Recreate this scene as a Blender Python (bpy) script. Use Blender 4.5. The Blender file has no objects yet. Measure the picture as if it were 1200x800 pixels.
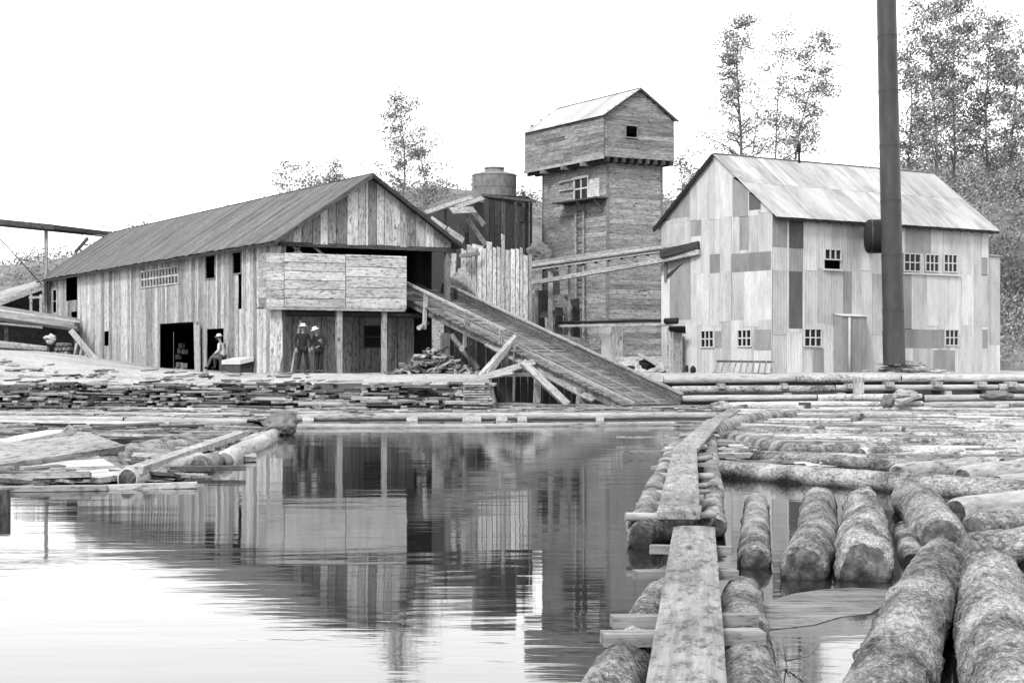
import bpy, bmesh, math, random
from mathutils import Vector, Matrix, noise
random.seed(7)
R = random.Random(11)
SC = bpy.context.scene
COL = SC.collection

# ------------------------------------------------------------------ camera
CAMH, HZ, FPX = 1.4, 430.0, 2100.0          # eye height over the water, horizon row, focal length in photo pixels
cam = bpy.data.cameras.new('camera')
cam.sensor_fit = 'HORIZONTAL'; cam.sensor_width = 36.0
cam.lens = 36.0 * FPX / 1200.0
cam.shift_y = (HZ - 400.0) / 1200.0
cam.clip_start = 0.1; cam.clip_end = 3000
camo = bpy.data.objects.new('camera', cam); COL.objects.link(camo)
camo.location = (0, 0, CAMH); camo.rotation_euler = (math.radians(90), 0, 0)
SC.camera = camo

# ------------------------------------------------------------------ sky, sun, exposure
SUN_EL, SUN_AZ = math.radians(42), math.radians(205)      # behind the camera, a little to its left
world = bpy.data.worlds.new("World"); SC.world = world; world.use_nodes = True
wn = world.node_tree.nodes; wl = world.node_tree.links
for n in list(wn): wn.remove(n)
sky = wn.new('ShaderNodeTexSky'); sky.sky_type = 'NISHITA'; sky.sun_disc = False
sky.sun_elevation = SUN_EL; sky.sun_rotation = SUN_AZ
sky.air_density = 1.0; sky.dust_density = 3.0
bw = wn.new('ShaderNodeRGBToBW')
mixc = wn.new('ShaderNodeMix'); mixc.data_type = 'FLOAT'
mixc.inputs[0].default_value = 0.82                      # closed cloud cover over the clear sky
mixc.inputs[3].default_value = 15.0
bg = wn.new('ShaderNodeBackground'); bg.inputs[1].default_value = 0.1
wo = wn.new('ShaderNodeOutputWorld')
wl.new(sky.outputs[0], bw.inputs[0]); wl.new(bw.outputs[0], mixc.inputs[2])
wl.new(mixc.outputs[0], bg.inputs[0]); wl.new(bg.outputs[0], wo.inputs[0])
sl = bpy.data.lights.new('sun', 'SUN'); sl.energy = 2.6; sl.angle = math.radians(12); sl.color = (1, 1, 1)
slo = bpy.data.objects.new('sun', sl); COL.objects.link(slo)
sd = Vector((math.sin(SUN_AZ) * math.cos(SUN_EL), math.cos(SUN_AZ) * math.cos(SUN_EL), math.sin(SUN_EL)))
slo.rotation_euler = sd.to_track_quat('Z', 'Y').to_euler(); slo.location = (0, -20, 40)
SC.view_settings.view_transform = 'Standard'; SC.view_settings.look = 'None'
SC.view_settings.exposure = 0.80; SC.view_settings.gamma = 1.0
SC.cycles.max_bounces = 6; SC.cycles.diffuse_bounces = 3; SC.cycles.glossy_bounces = 3

# ------------------------------------------------------------------ picture <-> place
def P(px, py, d): return Vector(((px - 600) * d / FPX, d, CAMH + (HZ - py) * d / FPX))
def G(px, py, z=0.0):
    d = (CAMH - z) * FPX / (py - HZ)
    return Vector(((px - 600) * d / FPX, d, z))
class Frame:
    """a vertical plane: origin, horizontal direction, outward normal"""
    def __init__(s, o, d, n): s.o = Vector((o[0], o[1], 0)); s.d = Vector((d[0], d[1], 0)).normalized(); s.n = Vector((n[0], n[1], 0)).normalized()
    def t(s, px, off=0.0):
        k = (px - 600) / FPX; o = s.o + s.n * off
        return (k * o.y - o.x) / (s.d.x - k * s.d.y)
    def tz(s, px, py, off=0.0):
        t = s.t(px, off); dep = s.o.y + s.n.y * off + s.d.y * t
        return t, CAMH + (HZ - py) * dep / FPX
    def p(s, t, z, off=0.0): return s.o + s.d * t + s.n * off + Vector((0, 0, z))

# ------------------------------------------------------------------ materials (the place is grey: an old black-and-white print)
def mk(name, rough=0.85, spec=0.3):
    m = bpy.data.materials.new(name); m.use_nodes = True
    b = m.node_tree.nodes['Principled BSDF']
    b.inputs['Roughness'].default_value = rough
    b.inputs['Specular IOR Level'].default_value = spec
    return m, m.node_tree.nodes, m.node_tree.links, b
def nd(N, t, **k):
    n = N.new(t)
    for a, v in k.items(): setattr(n, a, v)
    return n
def ramp(N, stops):
    r = N.new('ShaderNodeValToRGB'); e = r.color_ramp.elements
    while len(e) < len(stops): e.new(0.5)
    for i, (p, v) in enumerate(stops): e[i].position = p; e[i].color = (v, v, v, 1)
    return r
def math_(N, L, op, a, b=None):
    n = N.new('ShaderNodeMath'); n.operation = op
    for i, v in enumerate((a, b)):
        if v is None: continue
        if isinstance(v, (int, float)): n.inputs[i].default_value = v
        else: L.new(v, n.inputs[i])
    return n.outputs[0]
def noise_(N, L, src, scale, sc3=(1, 1, 1), detail=4, rough=0.6):
    mp = N.new('ShaderNodeMapping'); mp.inputs['Scale'].default_value = sc3
    L.new(src, mp.inputs['Vector'])
    t = N.new('ShaderNodeTexNoise'); t.inputs['Scale'].default_value = scale
    t.inputs['Detail'].default_value = detail; t.inputs['Roughness'].default_value = rough
    L.new(mp.outputs[0], t.inputs['Vector']); return t.outputs[0]
def rand_val(N, L, lo, hi):
    """one tone per piece: by object and by loose island"""
    oi = N.new('ShaderNodeObjectInfo'); ge = N.new('ShaderNodeNewGeometry')
    s = math_(N, L, 'ADD', oi.outputs['Random'], ge.outputs['Random Per Island'])
    f = math_(N, L, 'FRACT', s)
    mr = N.new('ShaderNodeMapRange'); mr.inputs[3].default_value = lo; mr.inputs[4].default_value = hi
    L.new(f, mr.inputs[0]); return mr.outputs[0], s
def offset_vec(N, L, src, s):
    a = N.new('ShaderNodeVectorMath'); a.operation = 'ADD'
    c = N.new('ShaderNodeCombineXYZ'); 
    v = math_(N, L, 'MULTIPLY', s, 37.0)
    L.new(v, c.inputs[0]); L.new(v, c.inputs[1]); L.new(v, c.inputs[2])
    L.new(src, a.inputs[0]); L.new(c.outputs[0], a.inputs[1]); return a.outputs[0]
def wood(name, base, lo=0.7, hi=1.2, grain=0.5, stain=0.35, bump=0.35, along='X'):
    m, N, L, b = mk(name, 0.9, 0.2)
    tc = N.new('ShaderNodeTexCoord'); rv, s = rand_val(N, L, lo, hi)
    v = offset_vec(N, L, tc.outputs['Object'], s)
    g3 = {'X': (0.5, 9, 9), 'Z': (9, 9, 0.5), 'Y': (9, 0.5, 9)}[along]
    s3 = {'X': (0.6, 2, 2), 'Z': (2, 2, 0.6), 'Y': (2, 0.6, 2)}[along]
    g = noise_(N, L, v, 3.0, g3, 6, 0.7)
    st = noise_(N, L, v, 0.9, s3, 4, 0.6)
    kn = noise_(N, L, v, 5.0, s3, 2, 0.4)
    gr = ramp(N, [(0.3, 1 - grain), (0.62, 1.0 + grain * 0.18)]); L.new(g, gr.inputs[0])
    sr = ramp(N, [(0.32, 1 - stain), (0.6, 1.0)]); L.new(st, sr.inputs[0])
    kr = ramp(N, [(0.26, 0.35), (0.34, 1.0)]); L.new(kn, kr.inputs[0])
    sk = noise_(N, L, v, 14.0, {'X': (0.35, 1, 1), 'Z': (1, 1, 0.35), 'Y': (1, 0.35, 1)}[along], 3, 0.8)
    ks = ramp(N, [(0.36, 0.4), (0.47, 0.93), (0.6, 1.1)]); L.new(sk, ks.inputs[0])
    x = math_(N, L, 'MULTIPLY', gr.outputs[0], sr.outputs[0])
    x = math_(N, L, 'MULTIPLY', x, ks.outputs[0])
    x = math_(N, L, 'MULTIPLY', x, kr.outputs[0])
    x = math_(N, L, 'MULTIPLY', x, rv)
    x = math_(N, L, 'MULTIPLY', x, base * 0.86)
    L.new(x, b.inputs['Base Color'])
    bp = N.new('ShaderNodeBump'); bp.inputs['Strength'].default_value = bump; bp.inputs['Distance'].default_value = 0.02
    L.new(g, bp.inputs['Height']); L.new(bp.outputs[0], b.inputs['Normal'])
    return m
def iron(name, base, lo=0.9, hi=1.1, ridge=0.076, rough=0.55, stain=0.3):
    """corrugated sheet: ridges run along local X, profile across local Y"""
    m, N, L, b = mk(name, rough, 0.4)
    b.inputs['Metallic'].default_value = 0.15
    tc = N.new('ShaderNodeTexCoord'); rv, s = rand_val(N, L, lo, hi)
    v = offset_vec(N, L, tc.outputs['Object'], s)
    n1 = noise_(N, L, v, 1.1, (0.5, 1.6, 1), 5, 0.65); n2 = noise_(N, L, v, 9, (0.5, 1.2, 1), 4, 0.75)
    r1 = ramp(N, [(0.35, 1 - stain), (0.58, 1.0)]); L.new(n1, r1.inputs[0])
    r2 = ramp(N, [(0.3, 0.88), (0.6, 1.03)]); L.new(n2, r2.inputs[0])
    x = math_(N, L, 'MULTIPLY', r1.outputs[0], r2.outputs[0]); x = math_(N, L, 'MULTIPLY', x, rv)
    x = math_(N, L, 'MULTIPLY', x, base * 0.86); L.new(x, b.inputs['Base Color'])
    sp = N.new('ShaderNodeSeparateXYZ'); L.new(tc.outputs['Object'], sp.inputs[0])
    w = math_(N, L, 'SINE', math_(N, L, 'MULTIPLY', sp.outputs[1], 2 * math.pi / ridge))
    w = math_(N, L, 'ADD', w, math_(N, L, 'MULTIPLY', n1, 2.5))
    bp = N.new('ShaderNodeBump'); bp.inputs['Strength'].default_value = 0.6; bp.inputs['Distance'].default_value = 0.009
    L.new(w, bp.inputs['Height']); L.new(bp.outputs[0], b.inputs['Normal'])
    return m
def blotch(name, stops, scale, sc3=(1, 1, 1), rough=0.9, bump=0.5, bdist=0.03, spec=0.2, lo=1, hi=1, coord='Object', scale2=None, wet=False):  # wet: soaked band plus underside shade put into the colour
    m, N, L, b = mk(name, rough, spec)
    tc = N.new('ShaderNodeTexCoord'); rv, s = rand_val(N, L, lo, hi)
    v = tc.outputs[coord] if lo == hi else offset_vec(N, L, tc.outputs[coord], s)
    n1 = noise_(N, L, v, scale, sc3, 7, 0.7)
    n2 = noise_(N, L, v, (scale2 or scale * 0.18), sc3, 3, 0.5)
    x = math_(N, L, 'ADD', math_(N, L, 'MULTIPLY', n1, 0.65), math_(N, L, 'MULTIPLY', n2, 0.35))
    r = ramp(N, stops); L.new(x, r.inputs[0])
    y = math_(N, L, 'MULTIPLY', r.outputs[0], rv)
    if wet:      # soaked band above the water line, plus underside shade put into the colour
        ge = N.new('ShaderNodeNewGeometry'); sp = N.new('ShaderNodeSeparateXYZ'); L.new(ge.outputs['Position'], sp.inputs[0])
        q = math_(N, L, 'ADD', sp.outputs[2], math_(N, L, 'MULTIPLY', math_(N, L, 'SUBTRACT', n1, 0.5), 0.12))
        wr_ = N.new('ShaderNodeMapRange'); wr_.inputs[1].default_value = 0.02; wr_.inputs[2].default_value = 0.13; wr_.inputs[3].default_value = 0.25; wr_.inputs[4].default_value = 1.0
        L.new(q, wr_.inputs[0]); y = math_(N, L, 'MULTIPLY', y, wr_.outputs[0])
    L.new(y, b.inputs['Base Color'])
    bp = N.new('ShaderNodeBump'); bp.inputs['Strength'].default_value = bump; bp.inputs['Distance'].default_value = bdist
    L.new(n1, bp.inputs['Height']); L.new(bp.outputs[0], b.inputs['Normal'])
    return m
def plain(name, v, rough=0.8, spec=0.2):
    return blotch(name, [(0.3, v * 0.8), (0.7, v * 1.15)], 6.0, rough=rough, spec=spec, bump=0.15)

M = {}
GM = 0.86                                   # overall darkness of the weathered wood and iron
M['plank'] = wood('weathered_plank', 0.42, 0.5, 1.12, 0.55, 0.4)
M['plank_pale'] = wood('pale_plank', 0.52, 0.72, 1.12, 0.4, 0.35)
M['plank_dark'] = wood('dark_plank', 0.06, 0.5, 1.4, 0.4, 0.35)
M['tower'] = wood('tower_board', 0.33, 0.72, 1.2, 0.55, 0.45)
M['tower_box'] = wood('tower_box_board', 0.27, 0.72, 1.2, 0.55, 0.45)
M['roofboard'] = wood('roof_board', 0.145, 0.75, 1.2, 0.5, 0.5)
M['deck'] = wood('ramp_slat', 0.17, 0.65, 1.25, 0.5, 0.5)
M['timber'] = wood('pale_timber', 0.38, 0.7, 1.15, 0.4, 0.35)
M['timber_mid'] = wood('grey_timber', 0.23, 0.7, 1.15, 0.4, 0.3)
M['walk'] = wood('walkway_plank', 0.27, 0.9, 1.1, 0.5, 0.45, 0.6)
M['dark'] = plain('shaded_lining', 0.05)
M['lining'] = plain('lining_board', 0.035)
M['iron'] = iron('galvanized_iron', 0.52, 0.76, 1.12)
M['iron_mid'] = iron('dulled_iron', 0.25, 0.9, 1.1)
M['iron_dark'] = iron('rusted_iron', 0.07, 0.8, 1.3)
M['iron_roof'] = iron('galvanized_roof_iron', 0.38, 0.85, 1.1, stain=0.4, rough=0.8)
M['stack'] = blotch('stack_steel', [(0.35, 0.015), (0.65, 0.045)], 2.5, (1, 1, 0.3), rough=0.42, spec=0.3, bump=0.1, bdist=0.01)
M['stack_band'] = blotch('stack_band', [(0.3, 0.015), (0.7, 0.035)], 2.5, rough=0.5, spec=0.25, bump=0.1, bdist=0.01)
M['black_iron'] = plain('black_iron', 0.016, 0.85, 0.1)
M['white'] = plain('white_paint', 0.38)
M['cloth_dark'] = plain('dark_wool', 0.012)
M['cloth_mid'] = plain('grey_wool', 0.07)
M['shirt'] = plain('pale_shirt', 0.4)
M['skin'] = plain('skin', 0.14, 0.6)
M['hat'] = plain('pale_felt', 0.45)
M['bark'] = blotch('log_bark', [(0.38, 0.02), (0.45, 0.09), (0.52, 0.18), (0.61, 0.34)], 20.0, (0.55, 1.4, 1.4), bump=1.0, bdist=0.08, lo=0.75, hi=1.1, scale2=2.6, wet=True)
def bark(name, lo, mid, hi, sc=1.0, wet=True):  # wet: soaked band plus painted underside shade
    """plated bark: long cells parted by dark furrows, flakes of paler inner bark"""
    m, N, L, b = mk(name, 0.95, 0.12)
    tc = N.new('ShaderNodeTexCoord'); rv, s = rand_val(N, L, 0.78, 1.12); v = offset_vec(N, L, tc.outputs['Object'], s)
    w = noise_(N, L, v, 7.0 * sc, (0.8, 1, 1), 3, 0.6)
    wv = N.new('ShaderNodeVectorMath'); wv.operation = 'ADD'; cb = N.new('ShaderNodeCombineXYZ')
    for i in range(3): L.new(math_(N, L, 'MULTIPLY', w, (0.5, 0.22, -0.22)[i]), cb.inputs[i])
    L.new(v, wv.inputs[0]); L.new(cb.outputs[0], wv.inputs[1])
    mp = N.new('ShaderNodeMapping'); mp.inputs['Scale'].default_value = (0.32, 1, 1); L.new(wv.outputs[0], mp.inputs['Vector'])
    vo = N.new('ShaderNodeTexVoronoi'); vo.feature = 'DISTANCE_TO_EDGE'; vo.inputs['Scale'].default_value = 30.0 * sc; L.new(mp.outputs[0], vo.inputs['Vector'])
    fr = ramp(N, [(0.0, 0.66), (0.06, 0.92), (0.16, 1.0)]); L.new(vo.outputs['Distance'], fr.inputs[0])
    n1 = noise_(N, L, v, 24.0 * sc, (0.7, 1, 1), 6, 0.75); n2 = noise_(N, L, v, 2.6 * sc, (0.6, 1, 1), 3, 0.55)
    x = math_(N, L, 'ADD', math_(N, L, 'MULTIPLY', n1, 0.55), math_(N, L, 'MULTIPLY', n2, 0.45))
    r = ramp(N, [(0.38, lo * .4), (0.44, lo), (0.5, mid), (0.6, hi)]); L.new(x, r.inputs[0])
    y = math_(N, L, 'MULTIPLY', math_(N, L, 'MULTIPLY', r.outputs[0], fr.outputs[0]), rv)
    if wet:  # soaked band low on the log, with underside shade painted in
        ge = N.new('ShaderNodeNewGeometry'); sp = N.new('ShaderNodeSeparateXYZ'); L.new(ge.outputs['Position'], sp.inputs[0])
        q = math_(N, L, 'ADD', sp.outputs[2], math_(N, L, 'MULTIPLY', math_(N, L, 'SUBTRACT', n2, 0.5), 0.15))
        k = N.new('ShaderNodeMapRange'); k.inputs[1].default_value = 0.02; k.inputs[2].default_value = 0.11; k.inputs[3].default_value = 0.2; k.inputs[4].default_value = 1.0
        L.new(q, k.inputs[0]); y = math_(N, L, 'MULTIPLY', y, k.outputs[0])
    L.new(y, b.inputs['Base Color'])
    bp = N.new('ShaderNodeBump'); bp.inputs['Strength'].default_value = 0.9; bp.inputs['Distance'].default_value = 0.03
    L.new(math_(N, L, 'ADD', fr.outputs[0], math_(N, L, 'MULTIPLY', n1, 1.2)), bp.inputs['Height']); L.new(bp.outputs[0], b.inputs['Normal'])
    return m
M['bark'] = bark('log_bark', 0.10, 0.21, 0.42)
M['bark_mid'] = bark('weathered_bark', 0.14, 0.32, 0.46, 0.6, False)
M['bark_pale'] = blotch('peeled_log', [(0.37, 0.06), (0.44, 0.2), (0.54, 0.28), (0.64, 0.36)], 11.0, (0.3, 1.5, 1.5), bump=0.6, bdist=0.02, lo=0.8, hi=1.15, scale2=1.4)
M['end'] = blotch('cut_log_end', [(0.38, 0.02), (0.5, 0.07), (0.62, 0.2)], 9.0, (0.5, 1, 1), bump=0.8, bdist=0.03, lo=0.8, hi=1.2, wet=True)
M['slab'] = wood('edging_slab', 0.33, 0.06, 1.2, 0.5, 0.5)
M['dirt'] = blotch('sawdust_ground', [(0.36, 0.10), (0.47, 0.23), (0.6, 0.34)], 5.0, (1, 1, 1), bump=0.8, bdist=0.06, scale2=0.3)
M['mud'] = blotch('wet_mud', [(0.38, 0.1), (0.5, 0.25), (0.64, 0.34)], 7.0, (0.6, 1.4, 1), bump=0.8, bdist=0.04, scale2=0.9)
M['scum'] = blotch('floating_bark_litter', [(0.37, 0.1), (0.44, 0.28), (0.58, 0.4)], 9.0, (0.6, 1.3, 1), bump=1.0, bdist=0.05, scale2=0.8)
M['shade_dirt'] = blotch('damp_earth', [(0.3, 0.02), (0.7, 0.06)], 4.0, bump=0.6)  # earth darkened to hold the shade of the gaps
M['hill'] = blotch('hillside_brush', [(0.35, 0.06), (0.5, 0.12), (0.65, 0.2)], 0.8, bump=1.0, bdist=0.4, scale2=0.06)
M['leaf'] = blotch('leaf', [(0.3, 0.12), (0.7, 0.22)], 3.0, bump=0, lo=0.6, hi=1.4)
M['leaf_dark'] = blotch('brush_leaf', [(0.3, 0.1), (0.7, 0.22)], 3.0, bump=0, lo=0.6, hi=1.5)
M['treebark'] = plain('tree_bark', 0.1)
M['kiln'] = blotch('burner_shell', [(0.35, 0.05), (0.6, 0.15)], 4.0, (1, 1, 0.5), rough=0.6, bump=0.2)
M['stone'] = plain('stone', 0.3)
def glass():
    m, N, L, b = mk('window_glass', 0.25, 0.15); b.inputs['Base Color'].default_value = (0.01, 0.01, 0.01, 1); return m
M['glass'] = glass()
def water():
    m, N, L, b = mk('pond_water', 0.03, 0.5)
    b.inputs['IOR'].default_value = 1.33
    b.inputs['Base Color'].default_value = (0.01, 0.01, 0.01, 1)
    tc = N.new('ShaderNodeTexCoord')
    def turned(a):
        r = N.new('ShaderNodeVectorRotate'); r.rotation_type = 'Z_AXIS'; r.inputs['Angle'].default_value = a
        L.new(tc.outputs['Object'], r.inputs['Vector']); return r.outputs[0]
    a1 = noise_(N, L, turned(0.16), 1.0, (0.3, 1.0, 1), 2, 0.5); a2 = noise_(N, L, turned(-0.21), 1.0, (0.5, 1.7, 1), 2, 0.5)
    a = math_(N, L, 'ADD', math_(N, L, 'MULTIPLY', a1, 0.6), math_(N, L, 'MULTIPLY', a2, 0.5))
    c = noise_(N, L, turned(0.07), 1.0, (1.3, 5.5, 1), 3, 0.55)
    d = noise_(N, L, tc.outputs['Object'], 0.12, (1, 1.6, 1), 2, 0.5)      # calmer and livelier patches
    dr = ramp(N, [(0.38, 0.35), (0.62, 1.0)]); L.new(d, dr.inputs[0])
    h = math_(N, L, 'ADD', a, math_(N, L, 'MULTIPLY', c, 0.22)); h = math_(N, L, 'MULTIPLY', h, dr.outputs[0])
    bp = N.new('ShaderNodeBump'); bp.inputs['Strength'].default_value = 1.0; bp.inputs['Distance'].default_value = 0.0075
    L.new(h, bp.inputs['Height']); L.new(bp.outputs[0], b.inputs['Normal'])
    return m
M['water'] = water()

# ------------------------------------------------------------------ object helpers
WM = {}                                     # world matrix of each thing / part
def link(o, parent=None, W=None):
    W = W or Matrix.Identity(4)
    COL.objects.link(o)
    if parent is not None:
        o.parent = parent; o.matrix_basis = WM[parent].inverted() @ W
    else: o.matrix_basis = W
    WM[o] = W
    return o
def tag(o, label=None, cat=None, group=None, kind=None):
    if label: o['label'] = label
    if cat: o['category'] = cat
    if group: o['group'] = group
    if kind: o['kind'] = kind
    return o
def thing(name, label, cat, loc, group=None):
    o = bpy.data.objects.new(name, None); o.empty_display_size = 0.3
    link(o, None, Matrix.Translation(Vector(loc)))
    return tag(o, label, cat, group)
def meshobj(name, verts, faces, mat, parent=None, W=None, smooth=False, mats=None, fmat=None):
    me = bpy.data.meshes.new(name); me.from_pydata([tuple(v) for v in verts], [], faces)
    for m in (mats or [mat]): me.materials.append(m)
    if fmat: me.polygons.foreach_set('material_index', fmat)
    if smooth: me.polygons.foreach_set('use_smooth', [True] * len(me.polygons))
    me.update(); me.validate()
    return link(bpy.data.objects.new(name, me), parent, W)
BOXF = [(0, 3, 2, 1), (4, 5, 6, 7), (0, 1, 5, 4), (1, 2, 6, 5), (2, 3, 7, 6), (3, 0, 4, 7)]
CACHE = {}
def boxverts(L, w, t): return [(0, -w/2, -t/2), (L, -w/2, -t/2), (L, w/2, -t/2), (0, w/2, -t/2), (0, -w/2, t/2), (L, -w/2, t/2), (L, w/2, t/2), (0, w/2, t/2)]
def axes(d, n):
    x = Vector(d).normalized(); n = Vector(n)
    z = (n - x * n.dot(x))
    if z.length < 1e-4: z = Vector((0, 0, 1)) if abs(x.z) < 0.9 else Vector((0, 1, 0)); z = z - x * z.dot(x)
    z.normalize(); y = z.cross(x); return x, y, z
def frame_m(o, x, y, z):
    return Matrix(((x.x, y.x, z.x, o.x), (x.y, y.y, z.y, o.y), (x.z, y.z, z.z, o.z), (0, 0, 0, 1)))
def board(name, parent, p0, p1, w, t, n, mat, label=None):
    p0 = Vector(p0); p1 = Vector(p1); L = (p1 - p0).length
    key = ('b', round(L, 2), round(w, 3), round(t, 3), mat.name)
    me = CACHE.get(key)
    if not me:
        me = bpy.data.meshes.new('board'); v = boxverts(L, w, t)
        me.from_pydata(v, [], BOXF); me.materials.append(mat); CACHE[key] = me
    x, y, z = axes(p1 - p0, n)
    o = link(bpy.data.objects.new(name, me), parent, frame_m(p0, x, y, z))
    if label: o['label'] = label
    return o
def prism(name, parent, poly, nrm, thick, mat):
    """vertical-faced piece: polygon (world points, in one plane), given thickness towards nrm; local X is up"""
    n = Vector(nrm).normalized(); o = Vector(poly[0]); x, y, z = axes((0, 0, 1), n)
    W = frame_m(o, x, y, z); I = W.inverted(); k = len(poly)
    a = [I @ Vector(p) for p in poly]; b = [I @ (Vector(p) + n * thick) for p in poly]
    f = [tuple(range(k))[::-1], tuple(range(k, 2 * k))] + [(i, (i + 1) % k, k + (i + 1) % k, k + i) for i in range(k)]
    return meshobj(name, a + b, f, mat, parent, W)
class MB:
    """collects loose pieces into one mesh"""
    def __init__(s): s.v = []; s.f = []; s.m = []
    def add(s, vs, fs, mi=0):
        k = len(s.v); s.v += [tuple(v) for v in vs]; s.f += [tuple(i + k for i in f) for f in fs]; s.m += [mi] * len(fs)
    def board(s, p0, p1, w, t, n, mi=0):
        p0 = Vector(p0); p1 = Vector(p1); x, y, z = axes(p1 - p0, n); W = frame_m(p0, x, y, z)
        s.add([W @ Vector(v) for v in boxverts((p1 - p0).length, w, t)], BOXF, mi)
    def tube(s, pts, rad, nseg=8, mi=0, cap=True):
        k = len(s.v); n = len(pts); pts = [Vector(p) for p in pts]
        for i, p in enumerate(pts):
            d = pts[min(i + 1, n - 1)] - pts[max(i - 1, 0)]
            x, y, z = axes(d, (0.03, 0.02, 1)); r = rad[i] if isinstance(rad, (list, tuple)) else rad
            for j in range(nseg):
                a = 2 * math.pi * j / nseg; s.v.append(tuple(p + (y * math.cos(a) + z * math.sin(a)) * r))
        for i in range(n - 1):
            for j in range(nseg):
                a = k + i * nseg + j; b = k + i * nseg + (j + 1) % nseg
                s.f.append((a, b, b + nseg, a + nseg)); s.m.append(mi)
        if cap:
            s.f.append(tuple(k + j for j in range(nseg))[::-1]); s.f.append(tuple(k + (n - 1) * nseg + j for j in range(nseg))); s.m += [mi, mi]
    def build(s, name, mats, parent=None, smooth=False, W=None):
        if not isinstance(mats, (list, tuple)): mats = [mats]
        vs = s.v
        base = Matrix.Identity(4)
        if parent is not None: base = WM[parent]
        I = base.inverted(); vs = [I @ Vector(v) for v in vs]
        return meshobj(name, vs, s.f, None, parent, base, smooth, mats, s.m)
def pole(name, parent, p0, p1, r0, r1, mat, label=None, nseg=10):
    """a round, slightly crooked pole; local X runs along it"""
    p0 = Vector(p0); p1 = Vector(p1); L = (p1 - p0).length
    key = ('p', round(L, 1), round(r0, 2), round(r1, 2), mat.name, nseg)
    me = CACHE.get(key)
    if not me:
        mb = MB(); k = max(3, int(L / 1.2) + 2); rr = random.Random(str(key))
        mb.tube([(L * i / (k - 1), rr.uniform(-.25, .25) * r0 * (0 < i < k - 1), rr.uniform(-.25, .25) * r0 * (0 < i < k - 1)) for i in range(k)],
                [r0 + (r1 - r0) * i / (k - 1) for i in range(k)], nseg)
        me = bpy.data.meshes.new('pole'); me.from_pydata(mb.v, [], mb.f); me.materials.append(mat)
        me.polygons.foreach_set('use_smooth', [len(f) == 4 for f in mb.f]); CACHE[key] = me
    x, y, z = axes(p1 - p0, (0.02, 0.01, 1))
    o = link(bpy.data.objects.new(name, me), parent, frame_m(p0, x, y, z))
    if label: o['label'] = label
    return o

# walls of upright boards; holes are (t0, t1, z0, z1)
def interp(tab, t):
    if not isinstance(tab, (list, tuple)): return tab
    if t <= tab[0][0]: return tab[0][1]
    for (a, za), (b, zb) in zip(tab, tab[1:]):
        if t <= b: return za + (zb - za) * (t - a) / (b - a)
    return tab[-1][1]
def upright_boards(F, parent, t0, t1, bot, top, w, holes, mat, name='plank', off=0.0, thick=0.025, gap=0.024, ragged=0.0, pick=None, rng=R):
    cuts = [t0]; t = t0
    stops = sorted(set([t1] + [h[0] for h in holes] + [h[1] for h in holes] + ([p[0] for p in top] if isinstance(top, (list, tuple)) else [])))
    stops = [s for s in stops if t0 < s <= t1]
    for s_ in stops:
        while t < s_ - 1e-4:
            ww = rng.uniform(w[0], w[1])
            t = s_ if s_ - t < ww * 1.45 else t + ww
            cuts.append(t)
    for a, b in zip(cuts, cuts[1:]):
        m = (a + b) / 2
        segs = [(bot if not isinstance(bot, (list, tuple)) else interp(bot, m), None)]
        for h in sorted([h for h in holes if h[0] < m < h[1]], key=lambda h: h[2]):
            lo, _ = segs.pop(); segs.append((lo, h[2])); segs.append((h[3], None))
        for lo, hi in segs:
            o_ = off + rng.uniform(0, 0.014); g = gap * rng.uniform(0.3, 1.3)
            zl = interp(top, a) if hi is None else hi; zr = interp(top, b) if hi is None else hi
            if hi is None and ragged: q = rng.uniform(-ragged, ragged); zl += q; zr += q
            lo2 = lo + (rng.uniform(-0.04, 0.03) if lo == (bot if not isinstance(bot, (list, tuple)) else None) else 0)
            if max(zl, zr) - lo2 < 0.04: continue
            zl = max(zl, lo2 + 0.01); zr = max(zr, lo2 + 0.01)
            mt = mat if pick is None else (pick(m, lo) or mat)
            prism(name, parent, [F.p(a + g/2, lo2, o_), F.p(b - g/2, lo2, o_), F.p(b - g/2, zr, o_), F.p(a + g/2, zl, o_)], F.n, thick, mt)
def level_boards(F, parent, t0, t1, z0, z1, h, holes, mat, name='board', off=0.0, thick=0.03, gap=0.008, split=None, rng=R, top=None):
    """horizontal boards; split = board length; top = optional function z->(t0,t1) for gables"""
    z = z0
    while z < z1 - 0.03:
        hh = min(rng.uniform(h[0], h[1]), z1 - z); zc = z + hh / 2
        a0, b0 = (t0, t1) if top is None else top(zc)
        segs = [(a0, b0)]
        for q in holes:
            if q[2] < zc < q[3]:
                ns = []
                for a, b in segs:
                    if q[1] <= a or q[0] >= b: ns.append((a, b)); continue
                    if q[0] > a: ns.append((a, q[0]))
                    if q[1] < b: ns.append((q[1], b))
                segs = ns
        for a, b in segs:
            pts = [a]
            if split:
                t = a + rng.uniform(0.4, 1) * split
                while t < b - 0.6: pts.append(t); t += split * rng.uniform(0.7, 1.1)
            pts.append(b)
            for c, d in zip(pts, pts[1:]):
                if d - c < 0.05: continue
                board(name, parent, F.p(c + 0.004, zc, off + thick/2 + rng.uniform(0, 0.012)), F.p(d - 0.004, zc, off + thick/2 + rng.uniform(0, 0.012)), hh - gap, thick, F.n, mat)
        z += hh
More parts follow.
